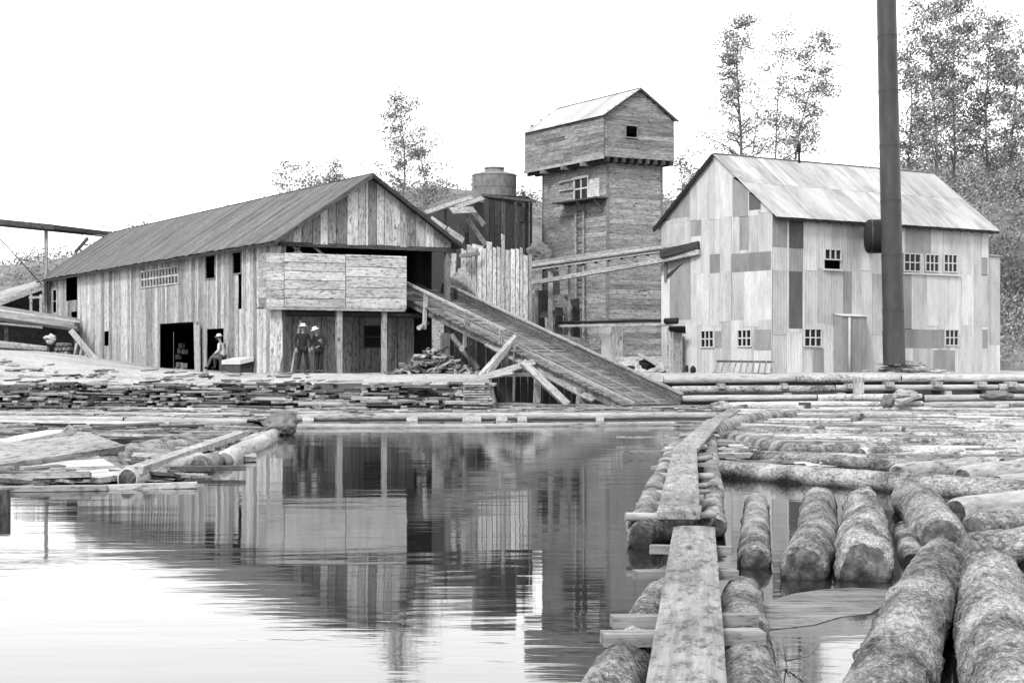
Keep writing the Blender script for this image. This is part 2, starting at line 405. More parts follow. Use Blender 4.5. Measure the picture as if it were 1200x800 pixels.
def window(F, parent, t0, t1, z0, z1, nx, nz, off=0.05, frame=0.05, bar=0.03, fm=None, pane=True, name='window'):
    """frame with bars, panes behind"""
    fm = fm or M['white']
    mb = MB(); c = lambda t, z: F.p(t, z, off)
    zc = (z0 + z1) / 2; tc = (t0 + t1) / 2
    mb.board(c(t0 - frame, z0 - frame/2), c(t1 + frame, z0 - frame/2), frame, 0.05, F.n); mb.board(c(t0 - frame, z1 + frame/2), c(t1 + frame, z1 + frame/2), frame, 0.05, F.n)
    mb.board(c(t0 - frame/2, z0), c(t0 - frame/2, z1), frame, 0.046, F.n); mb.board(c(t1 + frame/2, z0), c(t1 + frame/2, z1), frame, 0.046, F.n)
    for i in range(1, nx): t = t0 + (t1 - t0) * i / nx; mb.board(c(t, z0), c(t, z1), bar, 0.036, F.n)
    for i in range(1, nz): z = z0 + (z1 - z0) * i / nz; mb.board(c(t0, z), c(t1, z), bar, 0.03, F.n)
    w = mb.build(name, fm, parent)
    if pane:
        for i in range(nx):
            for j in range(nz):
                a = t0 + (t1 - t0) * i / nx; b = t0 + (t1 - t0) * (i + 1) / nx; p = z0 + (z1 - z0) * j / nz; q = z0 + (z1 - z0) * (j + 1) / nz
                pb = MB(); pb.board(F.p(a + .012, (p + q)/2, off - 0.02), F.p(b - .012, (p + q)/2, off - 0.02), q - p - .02, 0.006, F.n)
                pb.build('pane', M['glass'], w)
    return w
def slabmesh(name, parent, pts, n, thick, mat):
    """flat polygon with thickness (any plane)"""
    n = Vector(n).normalized(); k = len(pts)
    a = [Vector(p) for p in pts]; b = [p + n * thick for p in a]
    mb = MB(); mb.add(a + b, [tuple(range(k))[::-1], tuple(range(k, 2 * k))] + [(i, (i + 1) % k, k + (i + 1) % k, k + i) for i in range(k)])
    return mb.build(name, mat, parent)

# logs -------------------------------------------------------------
def log_mesh(L, r0, r1, seed, nr=12, step=0.5, rough=0.06, fine=0.0, bend=0.0, mat='bark', split_end=False):
    key = ('l', L, r0, r1, seed, nr, mat, fine, bend)
    if key in CACHE: return CACHE[key]
    nl = max(3, int(L / step) + 1); v = []; f = []; fm = []
    rr = random.Random(seed); sx = rr.uniform(0, 90)
    knots = [(rr.uniform(0, L), rr.uniform(0, 6.28), rr.uniform(-.10, .13)) for _ in range(int(L * 3))] if fine else []
    for i in range(nl + 1):
        x = L * i / nl; r = r0 + (r1 - r0) * i / nl
        cy = bend * math.sin(math.pi * i / nl); dy = r0 * 0.25 * noise.noise((x * 0.35 + sx, 1, 2)); dz = r0 * 0.2 * noise.noise((x * 0.35 + sx, 7, 2))
        e = 1 - 0.10 * math.exp(-min(x, L - x) / 0.05)
        for j in range(nr):
            a = 2 * math.pi * j / nr; c, s_ = math.cos(a), math.sin(a)
            k = 1 + rough * 2 * noise.noise((x * 1.3 + sx, c * 1.2, s_ * 1.2))
            if fine:
                q = noise.noise((x * 5 + sx, c * 5 * r / .15, s_ * 5 * r / .15)); q2 = noise.noise((x * 13 + sx, c * 16, s_ * 16))
                ch = abs(noise.noise((x * 3 + sx, c * 9, s_ * 9)))
                k += fine * (1.1 * q + 0.6 * q2 - 1.1 * max(0, 0.12 - ch) * 6)
                for kx, ka, kh in knots:
                    dx = x - kx; da = (a - ka + math.pi) % (2 * math.pi) - math.pi; e2 = (dx * dx + (da * r) ** 2) / .0016
                    if e2 < 6: k += kh * math.exp(-e2)
            v.append((x, cy + dy + c * r * k * e, dz + s_ * r * k * e))
    for i in range(nl):
        for j in range(nr):
            a = i * nr + j; b = i * nr + (j + 1) % nr
            f.append((a, b, b + nr, a + nr)); fm.append(0)
    for e_, i in ((0, 0), (1, nl)):
        x = L * i / nl; ring = [i * nr + j for j in range(nr)]
        cen = Vector((0, 0, 0))
        for q in ring: cen += Vector(v[q])
        cen /= nr; inner = []
        for q in ring:
            p = cen + (Vector(v[q]) - cen) * 0.86; inner.append(len(v)); v.append((p.x + (0.012 if e_ else -0.012), p.y, p.z))
        ci = len(v); v.append((cen.x + rr.uniform(-.02, .02), cen.y, cen.z))
        for j in range(nr):
            a, b, c, d = ring[j], ring[(j + 1) % nr], inner[j], inner[(j + 1) % nr]
            f.append((b, a, c, d) if not e_ else (a, b, d, c)); fm.append(0)
            f.append((d, c, ci) if not e_ else (c, d, ci)); fm.append(1)
    me = bpy.data.meshes.new('log'); me.from_pydata(v, [], f); me.materials.append(M[mat]); me.materials.append(M['end'])
    me.polygons.foreach_set('material_index', fm); me.polygons.foreach_set('use_smooth', [m == 0 for m in fm]); me.update()
    CACHE[key] = me; return me
def log(name, p0, p1, r0, r1, seed=1, label=None, cat='log', group=None, parent=None, roll=0.0, **k):
    p0 = Vector(p0); p1 = Vector(p1); L = round((p1 - p0).length * 2) / 2 if (p1 - p0).length > 1 else round((p1 - p0).length, 1)
    L = max(L, 0.2)
    me = log_mesh(L, round(r0, 2), round(r1, 2), seed, **k)
    x, y, z = axes(p1 - p0, (math.sin(roll), 0.01, math.cos(roll) + 0.01))
    o = link(bpy.data.objects.new(name, me), parent, frame_m(p0, x, y, z))
    if label: tag(o, label, cat, group)
    return o
# ================================================================== THE SETTING
def sstep(a, b, x):
    t = min(1, max(0, (x - a) / (b - a))); return t * t * (3 - 2 * t)
HILLTAB = [(-1200, 330), (-400, 305), (0, 312), (90, 300), (140, 282), (330, 246), (450, 232), (500, 230), (620, 234), (700, 240), (800, 232), (1000, 232), (1060, 212), (1200, 200), (1700, 195), (3000, 260)]
def ground_z(x, y):
    base = 0.90 + 0.27 * sstep(57, 65, y)
    right = 1.0 if x > 4.6 else 0.0
    f = sstep(57.1, 57.5, y) * (1 - right) + sstep(61.6, 62.0, y) * right
    if -0.6 < x < 5.0 and y < 66.5: f = 0 if x < 4.9 else f
    base += 0.95 * math.exp(-((x + 22) / 5.5) ** 2) * sstep(56.5, 66, y) * (1 - sstep(80, 88, y))
    base += 0.06 * noise.noise((x * 0.5, y * 0.5, 0)) + 0.03 * noise.noise((x * 2, y * 2, 3))
    return -0.6 + (base + 0.6) * f
def hill_z(x, y):
    k = 600 + FPX * x / max(y, 60)
    sil = interp(HILLTAB, k); top = CAMH + (HZ - sil) * 140 / FPX
    z = 1.0 + (top - 1.0) * sstep(100, 142, y) - 0.035 * max(0, y - 145)
    return z + (1.1 * noise.noise((x * 0.09, y * 0.09, 5)) + 0.35 * noise.noise((x * 0.5, y * 0.5, 8))) * sstep(98, 110, y)
def grid(name, xs, ys, fn, mat):
    v = [(x, y, fn(x, y)) for y in ys for x in xs]; n = len(xs)
    f = [(j * n + i, j * n + i + 1, (j + 1) * n + i + 1, (j + 1) * n + i) for j in range(len(ys) - 1) for i in range(n - 1)]
    return tag(meshobj(name, v, f, mat, smooth=True), kind='structure')
def rng_(a, b, s):
    o = []; 
    while a < b: o.append(a); a += s
    return o + [b]
grid('ground', [-400, -200, -100, -60] + rng_(-40, 40, 0.4) + [60, 100, 200, 400], [54.2] + rng_(54.5, 67, 0.25) + rng_(68, 104, 1.5) + [130, 200, 400, 800], ground_z, M['dirt'])
grid('hillside', [-300, -200, -140] + rng_(-100, 100, 2.2) + [140, 200, 300], rng_(98, 190, 2.2) + [230, 300], hill_z, M['hill'])
tag(meshobj('pond_water', [(-500, -60, 0), (500, -60, 0), (500, 66.8, 0), (-500, 66.8, 0)], [(0, 1, 2, 3)], M['water']), kind='structure')
tag(meshobj('river_bed', [(-500, -60, -3), (500, -60, -3), (500, 70, -3), (-500, 70, -3)], [(0, 1, 2, 3)], M['shade_dirt']), kind='structure')

def inpoly(x, y, poly):
    c = False; j = len(poly) - 1
    for i in range(len(poly)):
        if (poly[i][1] > y) != (poly[j][1] > y) and x < (poly[j][0] - poly[i][0]) * (y - poly[i][1]) / (poly[j][1] - poly[i][1]) + poly[i][0]: c = not c
        j = i
    return c
def sheet(name, px, z, amp, mat, step=0.2, kind='structure', edge=0.35):
    poly = [tuple(G(a, b, 0)[:2]) for a, b in px]
    x0 = min(p[0] for p in poly); x1 = max(p[0] for p in poly); y0 = min(p[1] for p in poly); y1 = max(p[1] for p in poly)
    nx = int((x1 - x0) / step) + 1; ny = int((y1 - y0) / step) + 1; idx = {}; v = []; f = []
    def vid(i, j):
        if (i, j) not in idx:
            x = x0 + i * step; y = y0 + j * step; idx[i, j] = len(v)
            v.append((x, y, z + amp * (noise.noise((x * 1.1, y * 1.1, 4)) + 0.6 * noise.noise((x * 3.5, y * 3.5, 9)))))
        return idx[i, j]
    for j in range(ny):
        for i in range(nx):
            x = x0 + (i + .5) * step; y = y0 + (j + .5) * step
            q = edge * noise.noise((x * 1.3, y * 1.3, 2)); q2 = edge * noise.noise((x * 1.3, y * 1.3, 12))
            if inpoly(x + q, y + q2, poly): f.append((vid(i, j), vid(i + 1, j), vid(i + 1, j + 1), vid(i, j + 1)))
    o = meshobj(name, v, f, mat, smooth=True); return tag(o, kind=kind), poly
def scatter(name, poly, n, Lr, wr, tr, z, mat, ang=0.5, tilt=0.06, seed=3, centre=0.0):
    rr = random.Random(seed); mb = MB(); x0 = min(p[0] for p in poly); x1 = max(p[0] for p in poly); y0 = min(p[1] for p in poly); y1 = max(p[1] for p in poly)
    k = 0; tries = 0
    while k < n and tries < n * 30:
        tries += 1; x = rr.uniform(x0, x1); y = y0 + (y1 - y0) * rr.random() ** 1.3
        if not inpoly(x, y, poly): continue
        L = rr.uniform(*Lr); a = rr.gauss(centre, ang); dz = rr.gauss(0, tilt) * L
        zz = z + rr.uniform(0, 0.04)
        d = Vector((math.cos(a) * L, math.sin(a) * L, dz)); p = Vector((x, y, zz))
        mb.board(p - d / 2, p + d / 2, rr.uniform(*wr), rr.uniform(*tr), (rr.gauss(0, .2), rr.gauss(0, .2), 1)); k += 1
    return tag(mb.build(name, mat), kind='stuff')

# mud and litter along the far bank and over the log raft
_, mudpoly = sheet('mud_bank', [(-80, 476), (600, 477), (840, 476), (860, 490), (600, 489.0), (345, 490), (320, 497), (-80, 492)], 0.06, 0.05, M['mud'], 0.3)
_, raftpoly = sheet('bark_litter', [(845, 492), (850, 472), (1300, 471), (1420, 560), (1230, 557), (1050, 545), (960, 548), (852, 540), (838, 515)], 0.03, 0.035, M['scum'], 0.13)
_, leftpoly = sheet('sawdust_scum', [(-80, 500), (240, 503), (300, 503), (270, 520), (235, 535), (215, 562), (120, 566), (-80, 576)], 0.02, 0.035, M['mud'], 0.16)
tag(bpy.data.objects['bark_litter'], kind='stuff'); tag(bpy.data.objects['sawdust_scum'], kind='stuff')
scatter('bark_chips', raftpoly, 3500, (0.05, 0.3), (0.02, 0.07), (0.01, 0.03), 0.045, M['bark_mid'], 0.9, 0.05, 4)
scatter('drift_poles', raftpoly, 260, (1.2, 4.0), (0.04, 0.10), (0.03, 0.07), 0.05, M['timber_mid'], 0.07, 0.004, 14)
scatter('bank_chips', mudpoly, 1500, (0.2, 1.3), (0.04, 0.12), (0.02, 0.06), 0.07, M['slab'], 0.25, 0.02, 5)
scatter('drift_chips', leftpoly, 900, (0.15, 0.9), (0.03, 0.1), (0.015, 0.04), 0.04, M['slab'], 0.5, 0.03, 6)
scatter('drift_slabs', leftpoly, 110, (0.6, 2.2), (0.06, 0.2), (0.03, 0.08), 0.08, M['slab'], 0.35, 0.03, 16, 0.15)
groundpoly = [(-40, 58), (-0.8, 58), (-0.8, 64), (-9, 64.4), (-24, 84), (-40, 84)]

# ================================================================== THE SAWMILL
A = (-8.36, 65.0); U = (0.8740, 0.4859); V = (-0.4859, 0.8740)
nU = (-U[0], -U[1]); nV = (-V[0], -V[1])
Fg = Frame(A, U, nV)                       # gable front
Fs = Frame(A, V, nU)                       # long side
mill = thing('sawmill_building', 'long sawmill of weathered upright planks with open gable front and low plank roof', 'sawmill', (A[0], A[1], 1.1))
GW = 6.9; ML = 33.0; ZE = 6.2; ZR = 8.52; G0 = 1.12
def U3(t, v, z): return Vector((A[0] + U[0] * t + V[0] * v, A[1] + U[1] * t + V[1] * v, z))
# long side
def hs(x0, x1, y0, y1):
    ta, _ = Fs.tz(x1, y0); tb, _ = Fs.tz(x0, y0); tm = (ta + tb) / 2
    dep = Fs.o.y + Fs.d.y * tm
    return (ta, tb, CAMH + (HZ - y1) * dep / FPX, CAMH + (HZ - y0) * dep / FPX)
hd1 = hs(188, 232, 378, 446); hd2 = hs(243, 263, 385, 446); hw = hs(167, 210, 316, 334)
h1 = hs(242, 253, 300, 326); h2 = hs(274, 284, 296, 320); h3 = hs(280, 284, 320, 362); h4 = hs(123, 128, 388, 405)
h5 = hs(63, 67.5, 340, 366); h6 = hs(78, 91, 322, 352); h7 = hs(84, 91, 365, 382)
holes = [hd1, hd2, hw, h1, h2, h3, h4, h5, h6, h7]
holes = [(a, b, (0.5 if c < 1.3 else c), d) for a, b, c, d in holes]
t92 = Fs.t(92)
def pk(m, lo):
    if m > t92: return M['plank'] if R.random() < .5 else M['timber_mid']
    if m > Fs.t(150): return M['plank_pale'] if R.random() < 0.75 else M['plank']
    q = R.random(); return M['plank_pale'] if q < 0.3 else (M['timber_mid'] if q > 0.88 else M['plank'])
upright_boards(Fs, mill, 0, ML, G0 - 0.25, ZE, (0.22, 0.46), holes, M['plank'], pick=pk)
# gable front
zg = 5.93
upright_boards(Fg, mill, 0.0, GW, zg, [(0, ZE - .05), (GW / 2, ZR - .05), (GW, ZE - .05)], (0.24, 0.46), [], M['plank_pale'], pick=lambda m, lo: M['timber_mid'] if abs(m - 2.35) < .25 or abs(m - 3.65) < .08 else (M['plank'] if R.random() < .45 else M['plank_pale']), ragged=0.0)
# header beam, corner post, framing of the open front
board('beam', mill, Fg.p(-0.1, zg - 0.06, -0.05), Fg.p(GW + 0.2, zg - 0.06, -0.05), 0.16, 0.16, Fg.n, M['plank_dark'])
for t in (0.1, GW - 0.1): board('post', mill, Fg.p(t, 0.9, -0.12), Fg.p(t, zg, -0.12), 0.18, 0.18, Fg.n, M['timber_mid'])
for a, b, c, d in ((338, 284, 356, 300), (356, 284, 342, 300), (362, 284, 382, 302)):
    p = Fg.tz(a, b, -0.25); q = Fg.tz(c, d, -0.25)
    board('brace', mill, Fg.p(*p, -0.25), Fg.p(*q, -0.25), 0.10, 0.05, Fg.n, M['timber'])
# balcony of level boards
OFF = 0.75
t312, zt = Fg.tz(312, 299, OFF); t333, _ = Fg.tz(333, 299, OFF); t405, _ = Fg.tz(405, 299, OFF); t476, zb = Fg.tz(476, 360, OFF)
_, zb0 = Fg.tz(312, 364, OFF); zt = Fg.tz(400, 299, OFF)[1]; zb = Fg.tz(400, 361, OFF)[1]
bal = mill
for (a, b, e, hh) in ((t312, t333 - .02, 0.0, (.29, .33)), (t333, t405 - .02, 0.03, (.31, .34)), (t405, t476, 0.045, (.36, .4))):
    level_boards(Fg, bal, a, b, zb, zt + e, hh, [], M['plank_pale'], 'balcony_board', OFF, 0.03, 0.02)
level_boards(Frame(Fg.p(t476 - .03, 0, OFF)[:2], V, U), bal, -0.0, OFF, zb, zt, (.33, .36), [], M['plank'], 'balcony_board')
level_boards(Frame(Fg.p(t312 + .03, 0, OFF)[:2], V, nU), bal, 0.0, OFF, zb, zt, (.33, .36), [], M['plank'], 'balcony_board')
board('balcony_sill', bal, Fg.p(t312 - .05, zb - .05, OFF + .04), Fg.p(t476 - .1, zb - .05, OFF + .04), 0.09, 0.16, Fg.n, M['timber'])
board('balcony_floor', bal, Fg.p(t312, zb - .02, OFF / 2 - .1), Fg.p(t476, zb - .02, OFF / 2 - .1), OFF + .2, 0.05, (0, 0, 1), M['plank_dark'])
for px in (397, 450):
    t = Fg.t(px, OFF - .1); board('post', mill, Fg.p(t, 0.85, OFF - .1), Fg.p(t, zb - .1, OFF - .1), 0.22 if px == 397 else .17, 0.16, Fg.n, M['timber'])
for px, w_ in ((320.5, .26), (327.5, .22)):
    t = Fg.t(px, OFF - .15); board('plank', mill, Fg.p(t, 0.9, OFF - .15), Fg.p(t, zb - .06, OFF - .15), w_, 0.04, Fg.n, M['plank_pale'])
board('plank', mill, Fg.p(Fg.t(331, .6), zb - .1, .62), Fg.p(Fg.t(336, .5), .95, .62), 0.10, 0.04, Fg.n, M['plank_dark'])
# upper floor, recessed ground-floor wall, side and rear walls
zf = zb - 0.12
slabmesh('upper_floor', mill, [U3(0.05, 0.1, zf), U3(GW - .05, 0.1, zf), U3(GW - .05, ML - .1, zf), U3(0.05, ML - .1, zf)], (0, 0, -1), 0.12, M['plank_dark'])
Fr = Frame(U3(0, 2.0, 0)[:2], U, nV)
tw = (Fr.t(427), Fr.t(452), Fr.tz(440, 406)[1], Fr.tz(440, 383)[1])
upright_boards(Fr, mill, 0.06, GW - .6, 0.95, zf - .1, (0.22, 0.4), [tw], M['timber_mid'], pick=lambda m, lo: M['plank_pale'] if m < Fr.t(395) else M['plank'])
window(Fr, mill, *tw, 1, 2, fm=M['plank_dark'])
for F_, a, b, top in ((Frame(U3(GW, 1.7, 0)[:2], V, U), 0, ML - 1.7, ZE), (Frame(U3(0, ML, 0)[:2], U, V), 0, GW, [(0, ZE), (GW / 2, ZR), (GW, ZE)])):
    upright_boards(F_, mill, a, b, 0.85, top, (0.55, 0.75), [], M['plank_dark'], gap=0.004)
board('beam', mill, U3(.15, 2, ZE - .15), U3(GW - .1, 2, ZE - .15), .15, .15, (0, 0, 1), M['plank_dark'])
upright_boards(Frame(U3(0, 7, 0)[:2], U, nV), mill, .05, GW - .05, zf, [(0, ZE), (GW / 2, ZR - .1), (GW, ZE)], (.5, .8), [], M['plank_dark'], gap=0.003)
# roof of boards laid up the slope
OV = 0.42; sl_ = (ZR - ZE) / (GW / 2)
roof = board('roof', mill, U3(GW/2, -OV, ZR + .045), U3(GW/2, ML + .4, ZR + .045), .1, .03, (0, 0, 1), M['roofboard'])
v = -OV; k = 0
while v < ML + .4:
    w_ = R.uniform(0.34, 0.5); w_ = min(w_, ML + .41 - v)
    if w_ < .1: break
    lift = R.uniform(0, 0.014) + 0.02; ee = R.uniform(-.04, .05)
    board('roof_board', roof, U3(-OV - ee, v + w_/2, ZE - sl_ * (OV + ee) + lift), U3(GW/2 - .005, v + w_/2, ZR + lift), w_ - 0.012, 0.028, (0, 0, 1), M['roofboard'])
    v += w_
slabmesh('roof_slope', mill, [U3(GW/2, -OV, ZR + .01), U3(GW + OV, -OV, ZE - sl_ * OV + .01), U3(GW + OV, ML + .4, ZE - sl_ * OV + .01), U3(GW/2, ML + .4, ZR + .01)], (0, 0, 1), 0.05, M['roofboard'])
board('fascia', mill, U3(-OV + .01, -OV, ZE - sl_ * OV - .07), U3(-OV + .01, ML + .4, ZE - sl_ * OV - .07), 0.09, 0.03, nU + (0,), M['plank_dark'])
for s_ in (0, 1):
    a = U3(-OV if s_ == 0 else GW + OV, -OV - .03, ZE - sl_ * OV - .04); b = U3(GW/2, -OV - .03, ZR - .04)
    board('barge_board', mill, a, b, 0.13, 0.03, Fg.n, M['plank_dark'])
v = 0.4
while v < ML:
    board('rafter_tail', mill, U3(-OV + .04, v, ZE - sl_ * OV - .10), U3(.1, v, ZE + .0), 0.05, 0.1, V + (0,), M['plank_dark']); v += 0.9
# windows of the long side
window(Fs, mill, *hw, 12, 2, fm=M['plank_pale'], frame=.04, bar=.06)
window(Fs, mill, *h5, 1, 2, fm=M['plank_pale'], frame=.16, pane=False)
for h_ in (h1, h2): window(Fs, mill, *h_, 1, 1, fm=M['timber_mid'], frame=.05, off=.04, pane=False)
# boards beside the doorways, low outer braces
pd = board('door_board', mill, Fs.p(hd1[0] - .1, .95, .1), Fs.p(hd1[0] + .05, hd1[3], .1), .3, .04, Fs.n, M['plank_pale'])
board('door_board', mill, Fs.p(hd1[0] - .50, .95, .16), Fs.p(hd1[0] - .42, hd1[3] - .15, .16), .5, .04, Fs.n, M['timber'])
mill_parts = None
# ================================================================== THE TALL TOWER
TA = (4.27, 80.0)
Ft = Frame(TA, U, nV); Fl = Frame(TA, V, nU)
def T3(t, v, z): return Vector((TA[0] + U[0] * t + V[0] * v, TA[1] + U[1] * t + V[1] * v, z))
tower = thing('bin_tower', 'tall board-clad tower carrying an overhanging gabled box room', 'tower', (TA[0], TA[1], 1.1))
TW, TL = 2.87, 5.7
BZ0 = Fl.tz(710, 184, .35)[1]; BZ1 = Fl.tz(708, 135, .35)[1]
zs = BZ0 + .1
tw1 = (Fl.t(684, 0), Fl.t(676, 0), Fl.tz(680, 234)[1], Fl.tz(680, 209)[1])
tw1 = (min(tw1[:2]), max(tw1[:2]) , tw1[2], tw1[3]); tw1 = (Fl.t(690), Fl.t(675), tw1[2], tw1[3])
level_boards(Ft, tower, 0, TW, 0.8, zs, (.2, .26), [], M['tower'], split=None)
level_boards(Fl, tower, 0, TL, 0.8, zs, (.2, .26), [tw1], M['tower'], split=3.2)
level_boards(Frame(T3(TW, 0, 0)[:2], V, U), tower, 0, TL, 0.8, zs, (.5, .6), [], M['tower'])
level_boards(Frame(T3(0, TL, 0)[:2], U, V), tower, 0, TW, 0.8, zs, (.5, .6), [], M['tower'])
for t, v in ((0, 0), (TW, 0), (0, TL)): board('corner_post', tower, T3(t, v, .8), T3(t, v, zs), .11, .11, Ft.n, M['timber_mid'])
# box room
bx = (Ft.o + Ft.n * .45 + Fl.n * .12)
Fbf = Frame((4.09, 79.3), U, nV); Fbl = Frame((4.09, 79.3), V, nU)
def B3(t, v, z): return Vector((4.09 + U[0] * t + V[0] * v, 79.3 + U[1] * t + V[1] * v, z))
BW, BL = 3.68, 7.1
BRZ = Fbf.tz(749, 105)[1]; rm = Fbf.t(749)
wt = (Fbf.t(733), Fbf.t(746), Fbf.tz(740, 161)[1], Fbf.tz(740, 148)[1])
def gab(z):
    if z <= BZ1: return (0, BW)
    f = (z - BZ1) / (BRZ - BZ1); return (f * rm, BW - f * (BW - rm))
level_boards(Fbf, tower, 0, BW, BZ0, BRZ - .03, (.18, .24), [wt], M['tower_box'], 'board', top=gab)
level_boards(Fbl, tower, 0, BL, BZ0, BZ1, (.18, .24), [], M['tower_box'], 'board', split=3.6)
level_boards(Frame(B3(BW, 0, 0)[:2], V, U), tower, 0, BL, BZ0, BZ1, (.5, .6), [], M['tower_box'])
level_boards(Frame(B3(0, BL, 0)[:2], U, V), tower, 0, BW, BZ0, BRZ - .03, (.3, .4), [], M['tower_box'], top=gab)
slabmesh('box_floor', tower, [B3(0.02, 0.02, BZ0 + .02), B3(BW - .02, .02, BZ0 + .02), B3(BW - .02, BL - .02, BZ0 + .02), B3(.02, BL - .02, BZ0 + .02)], (0, 0, 1), .05, M['plank_dark'])
for i in range(9):
    t = .15 + i * (BW - .3) / 8; board('floor_beam', tower, B3(t, -.12, BZ0 - .12), B3(t, BL, BZ0 - .12), .12, .2, (0, 0, 1), M['plank_dark'])
board('sill_beam', tower, B3(-.06, -.02, BZ0 - .02), B3(-.06, BL, BZ0 - .02), .08, .14, (0, 0, 1), M['timber'])
for v in (1.6, 3.3, 5.2): board('floor_beam', tower, B3(-.25, v, BZ0 - .2), B3(1, v, BZ0 - .2), .16, .16, (0, 0, 1), M['timber_mid'])
window(Fbf, tower, *wt, 1, 1, fm=M['tower_box'], frame=.05, pane=False)
# tower roof, iron sheets each side
troof = board('roof', tower, B3(rm, -.15, BRZ + .065), B3(rm, BL + .15, BRZ + .065), .1, .02, (0, 0, 1), M['iron_roof'])
so = (BRZ - BZ1) / rm; so2 = (BRZ - BZ1) / (BW - rm); n_ = 9
for i in range(n_):
    v0 = -.15 + i * (BL + .3) / n_; w_ = (BL + .3) / n_
    board('roof_sheet', troof, B3(-.15, v0 + w_/2, BZ1 - .15 * so + .04), B3(rm, v0 + w_/2, BRZ + .04), w_ + .004, .014 + .003 * (i % 2), (0, 0, 1), M['iron_roof'])
slabmesh('roof_slope', tower, [B3(rm, -.15, BRZ + .03), B3(BW + .15, -.15, BZ1 - .15 * so2 + .03), B3(BW + .15, BL + .15, BZ1 - .15 * so2 + .03), B3(rm, BL + .15, BRZ + .03)], (0, 0, 1), .03, M['iron_mid'])
board('barge_board', tower, B3(rm, -.17, BRZ), B3(BW + .16, -.17, BZ1 - .15 * so2), .09, .03, Fbf.n, M['plank_dark'])
board('barge_board', tower, B3(rm, -.17, BRZ), B3(-.16, -.17, BZ1 - .15 * so), .06, .03, Fbf.n, M['plank_dark'])
# window, shelf and the cloth-coloured boards under the box
window(Fl, tower, *tw1, 2, 2, off=.07, frame=.08, bar=.07)
zz = Fl.tz(680, 237)[1]
board('shelf', tower, Fl.p(Fl.t(713), zz, .35), Fl.p(Fl.t(662), zz + .02, .35), .7, .07, (0, 0, 1), M['plank_dark'])
for px in (688, 708): board('shelf_bracket', tower, Fl.p(Fl.t(px), zz - .55, .03), Fl.p(Fl.t(px), zz - .05, .55), .07, .07, Fl.d, M['timber_mid'])
board('cover_board', tower, Fl.p(Fl.t(691) , Fl.tz(697, 222)[1], .07), Fl.p(Fl.t(704), Fl.tz(697, 222)[1], .07), .95, .03, Fl.n, M['plank_pale'])
board('rail', tower, Fl.p(Fl.t(690), Fl.tz(690, 207)[1], .11), Fl.p(Fl.t(657), Fl.tz(657, 214)[1], .11), .08, .03, Fl.n, M['timber'])
board('rail', tower, Fl.p(Fl.t(675), Fl.tz(675, 221)[1], .11), Fl.p(Fl.t(657), Fl.tz(657, 224)[1], .11), .08, .03, Fl.n, M['timber'])
# ladder against the left face
lad = thing('ladder', 'long thin wooden ladder standing up the left face of the tall tower', 'ladder', Fl.p(Fl.t(680, .3), 1.1, .3))
z0, z1 = 1.0, zz - .1
for px in (674.5, 683.5): board('rail', lad, Fl.p(Fl.t(px, .35), z0, .35), Fl.p(Fl.t(px, .16), z1, .16), .07, .05, Fl.n, M['plank'])
z = z0 + .3
while z < z1 - .2:
    f = (z - z0) / (z1 - z0); o_ = .35 - .19 * f
    board('rung', lad, Fl.p(Fl.t(683.5, o_), z, o_), Fl.p(Fl.t(674.5, o_), z, o_), .05, .04, Fl.n, M['timber_mid']); z += .33

# ================================================================== THE IRON-CLAD BUILDING
CA = (9.59, 66.0); a_ = (0.8222, 0.5692); b_ = (-0.5692, 0.8222)
Fw = Frame(CA, a_, (-b_[0], -b_[1])); Fe = Frame(CA, b_, (-a_[0], -a_[1]))
def C3(t, v, z): return Vector((CA[0] + a_[0] * t + b_[0] * v, CA[1] + a_[1] * t + b_[1] * v, z))
shed = thing('iron_clad_shed', 'large gabled building clad in patched pale and dark iron sheets', 'building', (CA[0], CA[1], 1.1))
WL, WG = 11.85, 6.4; WE = 7.12; WR = 9.5; wb = 0.85
def hw_(F, x0, x1, y0, y1):
    m = (x0 + x1) / 2; ts = sorted((F.t(x0), F.t(x1))); return (ts[0], ts[1], F.tz(m, y1)[1], F.tz(m, y0)[1])
wins_w = [hw_(Fw, *q) for q in ((966, 984, 293, 315), (1059, 1077, 298, 317), (1084, 1098.5, 299, 317.5), (1105.5, 1120, 299, 318), (942, 961, 386, 405), (1107, 1121.5, 387, 404))]
wins_e = [hw_(Fe, *q) for q in ((823, 837, 388, 406), (866, 881, 387, 405))]
dark_w = [(hw_(Fw, 924, 941, 249, 291), 'iron_dark'), (hw_(Fw, 924, 940, 318, 385), 'iron_dark'), (hw_(Fw, 924, 941, 291, 318), 'iron_mid'), (hw_(Fw, 1061, 1091, 258, 297), 'iron_mid'), (hw_(Fw, 1058, 1106, 386, 408), 'iron_mid'),
          (hw_(Fw, 1093, 1119, 410, 436), 'iron_mid'), (hw_(Fw, 1055, 1068, 318, 385), 'iron_mid'), (hw_(Fw, 988, 998, 318, 370), 'iron_mid'), (hw_(Fw, 1150, 1157, 302, 322), 'iron_mid'), (hw_(Fw, 1151, 1157, 386, 408), 'iron_mid'),
          (hw_(Fw, 952, 965, 408, 438), 'iron_mid'), (hw_(Fw, 905, 922, 250, 290), 'iron_mid')]
dark_e = [(hw_(Fe, 878, 892, 225, 246), 'iron_dark'), (hw_(Fe, 859, 877, 207, 254), 'iron_mid'), (hw_(Fe, 867, 878, 254, 293), 'iron_mid'), (hw_(Fe, 832, 844, 298, 320), 'iron_mid2'), (hw_(Fe, 858, 904, 296, 318), 'iron_mid'),
          (hw_(Fe, 810, 822, 258, 277), 'iron_mid'), (hw_(Fe, 785, 810, 300, 375), 'iron_mid'), (hw_(Fe, 838, 846, 388, 408), 'iron_mid'), (hw_(Fe, 884, 904, 386, 410), 'iron_mid'), (hw_(Fe, 776, 809, 214, 256), 'iron_mid')]
M['iron_mid2'] = M['iron_mid']
